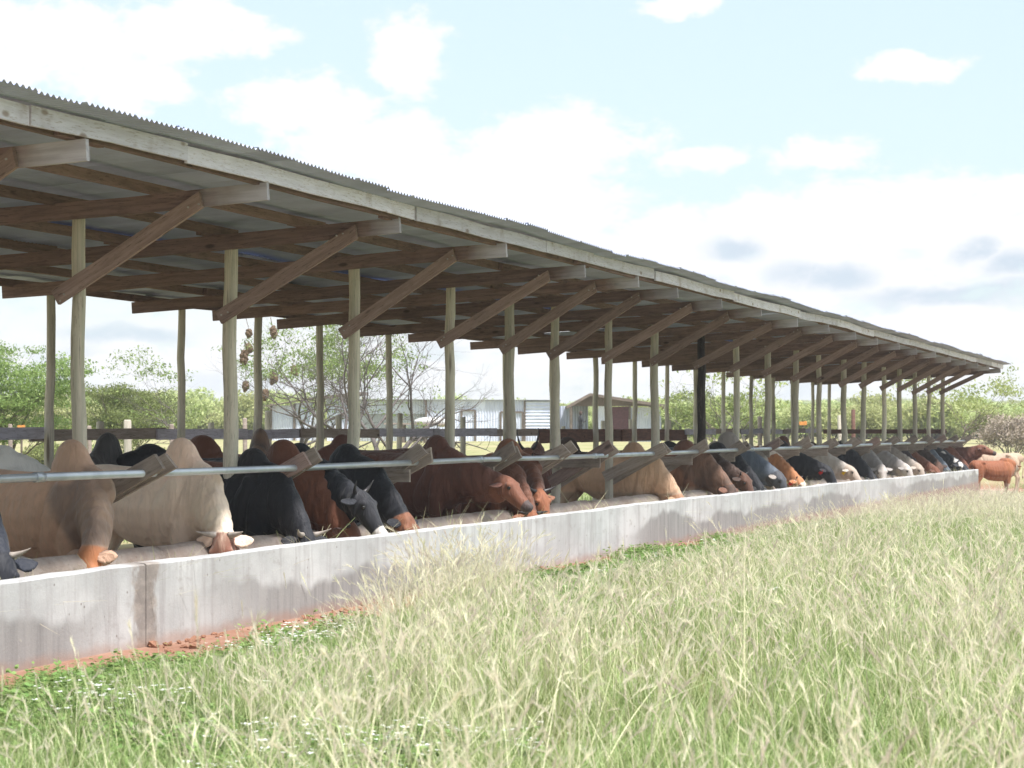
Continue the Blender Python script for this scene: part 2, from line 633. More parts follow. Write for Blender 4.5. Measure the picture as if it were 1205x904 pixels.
LEN_A, LEN_B = 3.35, 3.20
SH_A = [sheet_mesh('roof_sheet', LEN_A, NC + 1, PITCH, .010, M['roof_tin'], bend=b) for b in (0, -.006, .006)]
SH_B = [sheet_mesh('roof_sheet', LEN_B, NC + 1, PITCH, .010, M['roof_tin'], bend=b) for b in (0, -.006, .006)]
slope = math.atan(.06)
ns = int((S1 + .25 - S0) / (PITCH * NC)) + 1
wave = [random.uniform(-.016, .016) for _ in range(ns + 1)]
for k in range(ns):
    s = S0 - .2 + k * PITCH * NC
    for (d0, L, MS, dz) in ((D_EAVE + random.uniform(-.025, .025), LEN_A, SH_A, .0), (D_EAVE + LEN_A - .18, LEN_B, SH_B, -.010)):
        zf = zr(d0, s) + RAFT_H + PURL_H + .034 + dz + (.012 if d0 < 8 else 0) + wave[k] * .5
        if d0 < 8:
            zf += .02
        o = obj('roof_sheet', MS[random.randrange(3)], shed)
        # local +x runs down the slope to the back (world -X)
        mx = Vector((-math.cos(slope), 0, -math.sin(slope)))
        dzs = (zr(8, s + .7) - zr(8, s)) / .7
        my = Vector((0, -1, -dzs)).normalized()
        mz = mx.cross(my)
        mm = Matrix((mx, my, mz)).transposed().to_4x4()
        mm.translation = Vector((-d0, s + PITCH * (NC + 1) - STN[3], zf)) - Vector((-D_POST, 0, 0))
        o.matrix_local = mm

# ---------------------------------------------------------------- feed trough
D_WALL = 7.68
T0, T1 = STN[0] + .3, P(1151, 505, D_WALL).y
trough = empty('feed_trough', (-D_WALL, (T0 + T1) / 2, 0))
tag(trough, 'long low concrete feed trough along the front of the cattle shed', 'trough')


def strip(name, profile, s0, s1, step, mat, parent, jit=.004, smooth=False):
    """extrude an (X, Z) profile along Y"""
    n = max(2, int((s1 - s0) / step))
    v, f = [], []
    m = len(profile)
    for k in range(n + 1):
        y = s0 + (s1 - s0) * k / n
        wob = .006 * math.sin(y * .43) + .004 * math.sin(y * 1.7 + 1)
        for q, (x, z) in enumerate(profile):
            v.append((x + random.uniform(-jit, jit), y, z + (random.uniform(-jit, jit) + wob * (1 if z > .3 else 0)) - (.19 if z > .2 else .45) * float(sst(26, 76, y))))
    for k in range(n):
        for q in range(m):
            q2 = (q + 1) % m
            f.append((k * m + q, k * m + q2, (k + 1) * m + q2, (k + 1) * m + q))
    f.append(tuple(range(m - 1, -1, -1)))
    f.append(tuple(range(n * m, n * m + m)))
    me = mesh_of(name, v, f, mat, smooth)
    bm = bmesh.new()
    bm.from_mesh(me)
    bmesh.ops.recalc_face_normals(bm, faces=bm.faces)
    bm.to_mesh(me)
    bm.free()
    return obj(name, me, parent, matrix=Matrix.Identity(4))


WALL_Z = .60
joints = [T0] + [P(px, 505, D_WALL).y for px in (172, 600, 905)] + [T1]
for k in range(len(joints) - 1):
    strip('front_wall', [(-D_WALL, -.1), (-D_WALL - .002, WALL_Z - .012), (-D_WALL - .014, WALL_Z), (-D_WALL - .105, WALL_Z + .004), (-D_WALL - .12, WALL_Z - .012), (-D_WALL - .13, -.1)],
          joints[k] + (.006 if k else 0), joints[k + 1] - .006, .3, M['concrete'], trough, jit=.0045)
strip('trough_floor', [(-D_WALL - .10, .28), (-8.60, .30), (-8.60, .05), (-D_WALL - .10, .05)], T0 + .02, T1 - .02, 2.0, M['curb'], trough)
cj = [T0] + [P(px, 505, 8.6).y for px in (180, 390, 470, 603, 690, 800, 945, 1040)] + [T1]
for k in range(len(cj) - 1):
    prof = [(-8.47, .05)]
    for a in range(9):
        an = math.pi * a / 8
        prof.append((-8.60 + .13 * math.cos(an), .495 + .125 * math.sin(an)))
    prof.append((-8.73, -.05))
    strip('rear_curb', prof, cj[k] + .012, cj[k + 1] - .012, .3, M['curb'], trough, jit=.009, smooth=True)
for y in (T0 - .12, T1):
    mb = MB()
    mb.box((-8.73, y, -.7), (-D_WALL - .003, y + .12, .595 - .19 * float(sst(26, 76, y))))
    obj('end_wall', mb.mesh('end_wall', M['concrete']), trough, matrix=Matrix.Identity(4))

# ---------------------------------------------------------------- neck rail: galvanised pipe carried on timber brackets
D_PIPE, Z_PIPE = 8.42, 1.228
rail = empty('neck_rail', (-D_PIPE, STN[3], 0))
tag(rail, 'galvanised pipe neck rail on timber brackets above the feed trough', 'rail')
cuts = [STN[0] - .4, STN[2] + 1.2] + [P(px, 505, D_PIPE).y for px in (565, 700, 885, 985)] + [STN[-1] + .3]
for k in range(len(cuts) - 1):
    a, b = cuts[k], cuts[k + 1]
    v, f = tube([(-D_PIPE, a, Z_PIPE + .01 * math.sin(a)), (-D_PIPE, (a + b) / 2, Z_PIPE - .006), (-D_PIPE, b + .02, Z_PIPE + .01 * math.sin(b))], .031, 14)
    obj('pipe', mesh_of('pipe', v, f, M['pipe'], True), rail, matrix=Matrix.Identity(4))
    if k:
        v, f = tube([(-D_PIPE, a - .06, Z_PIPE + .01 * math.sin(a)), (-D_PIPE, a + .06, Z_PIPE + .01 * math.sin(a))], .038, 14)
        obj('pipe_socket', mesh_of('pipe_socket', v, f, M['pipe'], True), rail, matrix=Matrix.Identity(4))
for i, s in enumerate(STN):
    jz = random.uniform(-.03, .03)
    gm = M['grey_plank'] if i % 4 else M['brace']
    # two slanting planks gripping the pipe, one on each side of the post
    for sd in (-1, 1):
        y = s + sd * .105 + random.uniform(-.01, .01)
        z0 = .83 + jz + random.uniform(-.04, .04)
        x1 = -D_PIPE + .13 + random.uniform(-.03, .05)
        z1 = Z_PIPE + .10 + random.uniform(-.02, .05)
        beam('bracket_plank', (-D_POST - .06, y, z0), (x1, y, z1), .05, .15 + random.uniform(-.012, .018), gm if sd < 0 else M['grey_plank'], rail, cut1=random.uniform(-.03, .03), seg=2, warp=.004)
    # level bearer under the pipe
    if i in (3, 4, 7, 9):
        continue
    y = s - .155 + random.uniform(-.01, .01)
    beam('bearer', (-D_POST - .12, y, Z_PIPE - .125 + jz), (-D_PIPE - .06 + random.uniform(-.08, .08), y, Z_PIPE - .12 + jz), .042, .13, M['grey_plank'], rail, seg=2, warp=.004)

# ---------------------------------------------------------------- plank fence behind the shed and across its far end
fence = empty('rail_fence', (-12.8, STN[3], 0))
tag(fence, 'weathered plank rail fence closing the back of the cattle shed', 'fence')
FD = 12.80
kinds = [M['dark_plank'], M['dark_plank'], M['grey_plank']]
for i in range(len(STN) - 1):
    a, b = STN[i] - .15, STN[i + 1] + .15
    for q, z in enumerate((1.52, 1.05, .58)):
        if q == 0 and 12 <= i <= 15:
            m, h = M['red_plank'], .26
            z = 1.45
        else:
            m, h = kinds[(i + q) % 3], .13
        off = .03 if i % 2 else 0.0
        beam('rail', (-FD - off, a, z + random.uniform(-.02, .02)), (-FD - off, b, z + random.uniform(-.02, .02)), .028, h, m, fence, seg=2, warp=.004)
for z in (1.50, 1.0, .55):
    beam('rail', (-D_REAR - .2, STN[-1] + .16, z), (-D_POST + .1, STN[-1] + .16, z + .01), .03, .13, M['red_plank'], fence, seg=3)
for i, s in enumerate(STN[:-1]):
    h = random.uniform(1.6, 1.85)
    o = obj('post', POST_M[i % 6], fence, loc=(-FD - .12 + 12.8, s + 1.5 + random.uniform(-.4, .4) - STN[3], float(ground_z(-13, s)) - .05))
    o.scale = (.75, .75, h + .05 - float(ground_z(-13, s)))

# ---------------------------------------------------------------- ground
rad = np.concatenate([np.linspace(0, 100, 81), np.geomspace(103, 9000, 55)])
na = 240
v = [(0, 0, 0)]
for r in rad[1:]:
    for k in range(na):
        a = 2 * math.pi * k / na
        x, y = r * math.sin(a), r * math.cos(a)
        v.append((x, y, float(ground_z(x, y)) + (random.uniform(-.015, .015) if r < 60 else 0)))
f = [(0, 1 + (k + 1) % na, 1 + k) for k in range(na)]
for i in range(len(rad) - 2):
    for k in range(na):
        a, b = 1 + i * na + k, 1 + i * na + (k + 1) % na
        f.append((a, b, b + na, a + na))


def make_ground():
    m, t, b = material('savanna ground', .95, .1)
    oc = t.n.new('ShaderNodeTexCoord').outputs['Object']
    x, y, z = t.sep(oc)
    n1 = t.noise(oc, .35, 5, .6)
    n2 = t.noise(oc, 2.5, 5, .65)
    n3 = t.noise(oc, 18, 4, .7)
    soil = t.mix(t.ramp(n2, .35, .7), (.27, .145, .10), (.35, .21, .155))
    soil = t.mix(t.math('MULTIPLY', t.ramp(n3, .52, .7), .5), soil, (.22, .10, .06))
    green = t.mix(t.ramp(n2, .3, .7), (.10, .15, .04), (.26, .29, .12))
    cov = t.ramp(t.math('ADD', n1, t.math('MULTIPLY', t.math('SUBTRACT', n2, .5), .5)), .36, .58)
    # bare red strip trodden along the foot of the trough wall
    dist = t.math('ADD', t.math('ADD', x, 7.68), t.math('MULTIPLY', t.math('SUBTRACT', n2, .5), -.7))
    cov = t.math('MULTIPLY', cov, t.ramp(dist, .45, 1.0))
    c = t.mix(cov, soil, green)
    # trampled earth under the shed and at its end
    inside = t.math('MULTIPLY', t.ramp(x, -7.6, -7.9), t.ramp(x, -13.6, -12.9))
    c = t.mix(t.math('MULTIPLY', inside, t.ramp(y, 84, 78)), c, (.42, .32, .26))
    rad_ = t.vmath('LENGTH', oc)
    meadow = t.mix(t.ramp(n1, .35, .65), (.27, .29, .13), (.38, .35, .20))
    c = t.mix(t.math('MULTIPLY', t.math('MAXIMUM', t.ramp(rad_, 82, 96), t.ramp(x, -13.4, -15.0)), t.math('ADD', t.math('MULTIPLY', t.ramp(n2, .3, .6), .25), .72)), c, meadow)
    t.l.new(c, b.inputs['Base Color'])
    t.l.new(t.bump(t.math('ADD', n3, n2), .6, .03), b.inputs['Normal'])
    return m


M['ground'] = make_ground()
g = obj('ground', mesh_of('ground', v, f, M['ground'], True))
tag(g, 'red earth and green savanna ground', 'ground', kind='structure')

# ---------------------------------------------------------------- zebu cattle
def ring_loft(rings, n=18, pinch=.22):
    """rings: (centre, side-vector, up-vector, half width, half height); closed at both ends"""
    v, f = [], []
    for (c, sv, uv, hw, hh) in rings:
        for k in range(n):
            a = 2 * math.pi * k / n
            ca, sa = math.cos(a), math.sin(a)
            y = hw * math.copysign(abs(ca) ** .88, ca) * (1 - pinch * max(0, sa))
            z = hh * math.copysign(abs(sa) ** .95, sa)
            v.append(c + sv * y + uv * z)
    for i in range(len(rings) - 1):
        for k in range(n):
            k2 = (k + 1) % n
            f.append((i * n + k, i * n + k2, (i + 1) * n + k2, (i + 1) * n + k))
    f.append(tuple(range(n - 1, -1, -1)))
    o = (len(rings) - 1) * n
    f.append(tuple(range(o, o + n)))
    return v, f


def ellipsoid(c, r, rot=None, n=14, m=9):
    v, f = [], []
    for i in range(1, m):
        th = math.pi * i / m
        for k in range(n):
            a = 2 * math.pi * k / n
            p = Vector((r[0] * math.sin(th) * math.cos(a), r[1] * math.sin(th) * math.sin(a), r[2] * math.cos(th)))
            if rot is not None:
                p.rotate(rot)
            v.append(p + Vector(c))
    top, bot = Vector((0, 0, r[2])), Vector((0, 0, -r[2]))
    if rot is not None:
        top.rotate(rot)
        bot.rotate(rot)
    v += [top + Vector(c), bot + Vector(c)]
    T, B = len(v) - 2, len(v) - 1
    for i in range(m - 2):
        for k in range(n):
            k2 = (k + 1) % n
            f.append((i * n + k, (i + 1) * n + k, (i + 1) * n + k2, i * n + k2))
    for k in range(n):
        k2 = (k + 1) % n
        f.append((T, k, k2))
        f.append((B, (m - 2) * n + k2, (m - 2) * n + k))
    return v, f


def remeshed(name, mb, voxel, smooth_it):
    me0 = mb.mesh(name + '_raw', None)
    tmp = bpy.data.objects.new('tmp', me0)
    col.objects.link(tmp)
    md = tmp.modifiers.new('r', 'REMESH')
    md.mode = 'VOXEL'
    md.voxel_size = voxel
    sm = tmp.modifiers.new('s', 'SMOOTH')
    sm.factor = .5
    sm.iterations = smooth_it
    dg = bpy.context.evaluated_depsgraph_get()
    ev = tmp.evaluated_get(dg)
    me = bpy.data.meshes.new_from_object(ev, depsgraph=dg)
    me.name = name
    bpy.data.objects.remove(tmp)
    bpy.data.meshes.remove(me0)
    me.polygons.foreach_set('use_smooth', np.ones(len(me.polygons), dtype=bool))
    return me


def sstep(a, b, x):
    t = np.clip((x - a) / (b - a), 0, 1)
    return t * t * (3 - 2 * t)


def bez(p0, p1, p2, t):
    return p0 * (1 - t) ** 2 + p1 * 2 * t * (1 - t) + p2 * t * t


class Zebu:
    """one posed body mesh plus the places of horns, ears and eyes (local: +x forward, +y its left, origin on the ground under the shoulders)"""
    cache = {}

    def __init__(self, np_, ny, hp, hy, hump=1.0, fat=1.0, voxel=.021, seed=0, neck=.74, legs=1.0, dew=1.0, step=0.0):
        V = Vector
        rr = random.Random(seed)
        mb = MB()
        X, Y, Zv = V((1, 0, 0)), V((0, 1, 0)), V((0, 0, 1))
        body = [(-1.53, 1.13, .05, .08), (-1.49, 1.12, .13, .15), (-1.40, 1.085, .20, .225), (-1.24, 1.04, .255, .275), (-1.02, 1.0, .255, .30),
                (-.78, .94, .295, .35), (-.52, .925, .305, .37), (-.30, .925, .285, .38), (-.12, .94, .255, .37), (.03, .955, .215, .335), (.15, .955, .16, .26), (.23, .955, .085, .16)]
        mb.add(*ring_loft([(V((x, 0, z - (fat - 1) * .05)), Y, Zv, hw * (1 + (fat - 1) * .8), hh * (1 + (fat - 1) * .25)) for (x, z, hw, hh) in body]))
        hz = 1.30 + .02 * hump
        mb.add(*ellipsoid((-.17, 0, hz), (.205 * (.6 + .4 * hump), .115 * (.7 + .3 * hump), .225 * hump), Euler((0, R(-16), 0))))
        mb.add(*ellipsoid((-.16, 0, hz - .01), (.25 * (.6 + .4 * hump), .13, .14 * (.5 + .5 * hump)), Euler((0, R(6), 0))))
        mb.add(*ellipsoid((.02, 0, 1.20), (.36, .12, .17), Euler((0, R(16), 0))))
        for s in (-1, 1):
            mb.add(*ellipsoid((-.07, s * .165, .95), (.13, .085, .29), Euler((0, R(-12), 0))))
            mb.add(*ellipsoid((-1.27, s * .165, .93), (.20, .105, .29), Euler((0, R(10), 0))))
            mb.add(*ellipsoid((-1.10, s * .17, 1.215), (.09, .075, .06)))
            dx = step * s
            fl = [(-.05, .155, .80, .10, .12), (-.04 + dx * .3, .15, .60, .068, .085), (-.03 + dx * .5, .145, .46, .056, .06), (-.03 + dx * .6, .145, .40, .056, .058), (-.045 + dx * .8, .145, .30, .038, .04),
                  (-.045 + dx, .145, .15, .036, .038), (-.03 + dx, .145, .095, .047, .05), (-.005 + dx, .145, .045, .05, .06), (.005 + dx, .145, .0, .056, .07)]
            mb.add(*ring_loft([(V((x, s * y, z * legs)), Y, X, hw, hh) for (x, y, z, hw, hh) in fl], 12, 0))
            hl = [(-1.28, .165, .88, .10, .18), (-1.25 - dx * .3, .165, .70, .075, .125), (-1.33 - dx * .5, .16, .56, .05, .075), (-1.385 - dx * .6, .155, .48, .046, .062), (-1.38 - dx * .7, .155, .40, .042, .05),
                  (-1.355 - dx, .155, .20, .037, .04), (-1.345 - dx, .155, .11, .047, .05), (-1.32 - dx, .155, .05, .05, .06), (-1.31 - dx, .155, .0, .056, .07)]
            mb.add(*ring_loft([(V((x, s * y, z * legs)), Y, X, hw, hh) for (x, y, z, hw, hh) in hl], 12, 0))
        # neck
        B0 = V((-.02, 0, 1.06))
        d1 = V((math.cos(R(np_)) * math.cos(R(ny)), math.cos(R(np_)) * math.sin(R(ny)), -math.sin(R(np_))))
        d0 = V((math.cos(R(np_ * .4)) * math.cos(R(ny * .35)), math.cos(R(np_ * .4)) * math.sin(R(ny * .35)), -math.sin(R(np_ * .4))))
        poll = B0 + d1 * neck
        ctrl = B0 + d0 * neck * .5
        rings, self.neck_pts = [], []
        prof = [(0, .185, .30), (.2, .172, .285), (.4, .150, .25), (.6, .128, .205), (.8, .108, .16), (1.0, .088, .128)]
        for (t, hw, hh) in prof:
            c = bez(B0, ctrl, poll, t)
            tg = (bez(B0, ctrl, poll, min(1, t + .02)) - bez(B0, ctrl, poll, max(0, t - .02))).normalized()
            sv = Zv.cross(tg).normalized()
            uv = tg.cross(sv)
            rings.append((c - uv * .03, sv, uv, hw * (.85 + .15 * hump), hh))
            self.neck_pts.append((c, uv, hh))
        mb.add(*ring_loft(rings, 18, .15))
        # head
        h = V((math.cos(R(hp)) * math.cos(R(hy)), math.cos(R(hp)) * math.sin(R(hy)), -math.sin(R(hp))))
        sd = Zv.cross(h).normalized()
        up = h.cross(sd).normalized()
        self.poll, self.h, self.sd, self.up = poll, h, sd, up
        hr = [(-.07, -.01, .06, .06), (-.03, -.005, .092, .10), (.03, .0, .108, .118), (.10, .002, .116, .122), (.17, -.006, .112, .118), (.25, -.02, .090, .105), (.33, -.03, .074, .088),
              (.40, -.036, .068, .075), (.445, -.038, .071, .068), (.48, -.036, .066, .058), (.50, -.036, .045, .038)]
        mb.add(*ring_loft([(poll + h * t + up * o, sd, up, hw, hh) for (t, o, hw, hh) in hr], 16, .1))
        for s in (-1, 1):   # brow, cheek and nostril swellings
            mb.add(*ellipsoid(poll + h * .135 + sd * (.085 * s) + up * .065, (.045, .04, .035)))
            mb.add(*ellipsoid(poll + h * .12 + sd * (.08 * s) - up * .05, (.07, .035, .07)))
            mb.add(*ellipsoid(poll + h * .465 + sd * (.036 * s) - up * .008, (.035, .028, .03)))
        # dewlap: loose fold from jaw to brisket
        if dew > 0:
            dl = []
            pts = [(poll + h * .15 - up * .12, .05)] + [(c - uv * hh, .055 + .075 * k / 5) for k, (c, uv, hh) in reversed(list(enumerate(self.neck_pts)))] + [(V((.10, 0, .62)), .13), (V((-.06, 0, .56)), .07)]
            for (p, rad_) in pts:
                dl.append((p, .026, rad_ * dew))
            rg = []
            for i, (p, hw, hh) in enumerate(dl):
                tg = (dl[min(i + 1, len(dl) - 1)][0] - dl[max(i - 1, 0)][0]).normalized()
                sv = Zv.cross(tg)
                sv = (sv if sv.length > .05 else Y.copy()).normalized()
                uv = tg.cross(sv).normalized()
                rg.append((p, sv, uv, hw, hh))
            mb.add(*ring_loft(rg, 12, 0))
        # tail
        tp = [(-1.50, 0, 1.22), (-1.56, .01, 1.15), (-1.575, .02, 1.0), (-1.57, .03, .8), (-1.56, .03, .62), (-1.56, .035, .5), (-1.56, .035, .36)]
        mb.add(*tube(tp, [.035, .032, .026, .024, .026, .042, .02], 8))
        self.me = remeshed('zebu_body', mb, voxel, 5)
        # coat regions stored per vertex
        me = self.me
        co = np.empty(len(me.vertices) * 3)
        me.vertices.foreach_get('co', co)
        co = co.reshape(-1, 3)
        # a little loose skin: folds on neck and ribs
        nrm = np.empty(len(co) * 3)
        me.vertices.foreach_get('normal', nrm)
        nrm = nrm.reshape(-1, 3)
        xx, yy, zz = co.T
        side = np.clip(np.abs(yy) / .12, 0, 1)
        gro = lambda u, w_: np.exp(-(u / w_) ** 2)
        ph = seed * 1.7
        dsp = -.022 * gro(xx + .27 - .25 * (zz - .9) + .03 * np.sin(zz * 9 + ph), .035) * side * sst(.5, .7, zz) * sst(1.3, 1.15, zz)
        dsp -= .020 * gro(xx + .03 - .35 * (zz - .95) + .03 * np.sin(zz * 7 + ph), .03) * side * sst(.6, .75, zz) * sst(1.22, 1.1, zz)
        dsp -= .020 * gro(xx + 1.03 + .3 * (zz - .8), .05) * side * sst(.55, .7, zz) * sst(1.15, 1.0, zz)
        dsp += .0035 * np.sin(xx * 62 + zz * 9 + ph) * side * sst(-.95, -.8, xx) * sst(-.32, -.42, xx) * sst(.62, .8, zz) * sst(1.2, 1.05, zz)
        npn = np.array([np.array(bez(B0, ctrl, poll, s_)) for s_ in np.linspace(0, 1, 25)])
        dq = np.linalg.norm(co[:, None, :] - npn[None], axis=2)
        tn = np.argmin(dq, axis=1) / 24.0
        nm_ = sst(.36, .2, dq.min(axis=1)) * sst(.12, .3, tn) * sst(.97, .85, tn)
        dsp += .005 * np.sin(tn * 36 + 5 * np.sin(zz * 6 + ph) + ph) * nm_
        co = co + nrm * dsp[:, None]
        me.vertices.foreach_set('co', co.ravel())
        me.update()
        q = co - np.array(poll)
        t = q @ np.array(h)
        lat = np.linalg.norm(q - np.outer(t, np.array(h)), axis=1)
        head = sstep(.27, .15, lat) * sstep(-.10, .02, t) * (t < .62)
        muz = head * sstep(.37, .43, t)
        npnt = np.array([np.array(bez(B0, ctrl, poll, s_)) for s_ in np.linspace(0, 1, 9)])
        dn = np.min(np.linalg.norm(co[:, None, :] - npnt[None], axis=2), axis=1)
        neckm = sstep(.42, .24, dn) * (1 - head)
        humpm = sstep(.34, .16, np.linalg.norm((co - np.array([-.17, 0, hz + .06])) * np.array([1, 1, .8]), axis=1))
        legm = sstep(.62 * legs, .36 * legs, co[:, 2]) * (np.abs(co[:, 1]) > .05)
        under = sstep(.80, .62, co[:, 2])
        tail = (co[:, 0] < -1.52) & (co[:, 2] < .55)
        a = me.color_attributes.new('coat', 'FLOAT_COLOR', 'POINT')
        a.data.foreach_set('color', np.stack([head, muz, neckm, humpm], 1).astype(np.float32).ravel())
        a2 = me.color_attributes.new('coat2', 'FLOAT_COLOR', 'POINT')
        a2.data.foreach_set('color', np.stack([np.maximum(legm, tail), under, np.clip(t * 2, 0, 1) * head, np.ones(len(co))], 1).astype(np.float32).ravel())
        me.materials.append(None)

    def ear_mesh(self, mat):
        """flat leaf-shaped ear lying along +x, hollow side down -z"""
        v, f = [], []
        prof = [(0, .024), (.025, .044), (.07, .066), (.115, .060), (.155, .036), (.18, .008)]
        for (x, hw) in prof:
            dz = -.02 * math.sin(x / .2 * math.pi)
            for (a, b) in ((-1, .0), (-.5, .012), (0, .018), (.5, .012), (1, .0), (.5, -.006), (0, -.002), (-.5, -.006)):
                v.append((x, a * hw, b + dz + (.012 if abs(a) == 1 else 0)))
        n = 8
        for i in range(len(prof) - 1):
            for k in range(n):
                k2 = (k + 1) % n
                f.append((i * n + k, (i + 1) * n + k, (i + 1) * n + k2, i * n + k2))
        f.append(tuple(range(n)))
        f.append(tuple(range(len(v) - 1, len(v) - n - 1, -1)))
        return mesh_of('ear', v, f, mat, True)


def horn_mesh(L, r, curve, fwd, mat):
    path, rad_ = [], []
    for k in range(9):
        t = k / 8
        path.append((L * (t - .12 * curve * t * t), fwd * t * t, curve * L * .75 * t ** 1.7))
        rad_.append(max(.003, r * (1 - t) ** .75))
    v, f = tube(path, rad_, 10)
    return mesh_of('horn', v, f, mat, True)


M['horn_pale'] = plain('pale horn', (.42, .37, .33), .45, .4, 20)
M['horn_dark'] = plain('dark horn', (.05, .046, .05), .4, .45, 20)
M['eye'] = plain('dark eye', (.012, .009, .008), .08, .6)
M['tag_yellow'] = plain('yellow ear tag', (.85, .55, .02), .45)
M['tag_red'] = plain('red ear tag', (.62, .02, .02), .45)
EYE = mesh_of('eye', *ellipsoid((0, 0, 0), (.022, .022, .022), None, 10, 7), M['eye'], True)


def tag_mesh(mat):
    mb = MB()
    mb.box((-.03, -.004, -.075), (.03, .004, 0))
    mb.box((-.012, -.006, -.005), (.012, .006, .02))
    return mb.mesh('ear_tag', mat)


TAGM = {'y': tag_mesh(M['tag_yellow']), 'r': tag_mesh(M['tag_red'])}


def coat(name, base, head=None, muzzle=(.035, .03, .03), neck=None, hump=None, leg=None, patch=None, mottle=.35, pale_under=None, pscale=2.4, pth=.52, blaze=None):
    m, t, b = material(name, .62, .28)
    A = t.node('ShaderNodeAttribute', attribute_name='coat')
    B = t.node('ShaderNodeAttribute', attribute_name='coat2')
    sa = t.node('ShaderNodeSeparateColor', {0: A.outputs['Color']}).outputs
    sb = t.node('ShaderNodeSeparateColor', {0: B.outputs['Color']}).outputs
    hm = A.outputs['Alpha']
    v, rnd = obj_vec(t)
    n1 = t.noise(v, 3.0, 4, .6)
    n2 = t.noise(t.mapping(v, (1, 1, .35)), 16.0, 4, .65)
    dk = tuple(q * .62 for q in base)
    c = t.mix(t.math('MULTIPLY', t.ramp(n1, .38, .7), mottle * 1.6), base, dk)
    jit = t.math('MULTIPLY', t.math('SUBTRACT', n1, .5), .8)

    def rag(msk, lo=.25, hi=.75):
        return t.ramp(t.math('ADD', msk, jit), lo, hi)
    if pale_under:
        c = t.mix(rag(sb[1]), c, pale_under)
    if neck:
        c = t.mix(t.math('MULTIPLY', rag(sa[2], .35, 1.0), .85), c, neck)
    if hump:
        c = t.mix(t.math('MULTIPLY', rag(hm, .2, .8), .9), c, hump)
    if head:
        c = t.mix(rag(sa[0], .35, .65), c, head)
    if leg:
        c = t.mix(rag(sb[0], .3, .8), c, leg)
    if patch:
        pn = t.noise(v, pscale, 2, .5, .3)
        c = t.mix(t.ramp(pn, pth, pth + .03), c, patch)
    if blaze:
        c = t.mix(t.math('MULTIPLY', t.ramp(n1, .42, .5), rag(sa[0], .4, .6)), c, blaze)
    c = t.mix(rag(sa[1], .35, .7), c, muzzle)
    c = t.mix(t.math('MULTIPLY', t.ramp(n2, .45, .75), .42), c, dk)
    n3 = t.noise(v, 1.3, 3, .6)
    c = t.mix(t.math('MULTIPLY', t.ramp(n3, .45, .75), .4), c, tuple(min(1, q * 1.35 + .01) for q in base), 'LIGHTEN')
    t.l.new(c, b.inputs['Base Color'])
    folds = t.noise(t.mapping(v, (5.0, 5.0, .9)), 2.0, 3, .55, .6)
    hgt = t.math('ADD', t.math('MULTIPLY', folds, 2.2), t.math('MULTIPLY', n2, .5))
    t.l.new(t.bump(hgt, .6, .025), b.inputs['Normal'])
    b.inputs['Sheen Weight'].default_value = .12
    b.inputs['Sheen Roughness'].default_value = .5
    return m


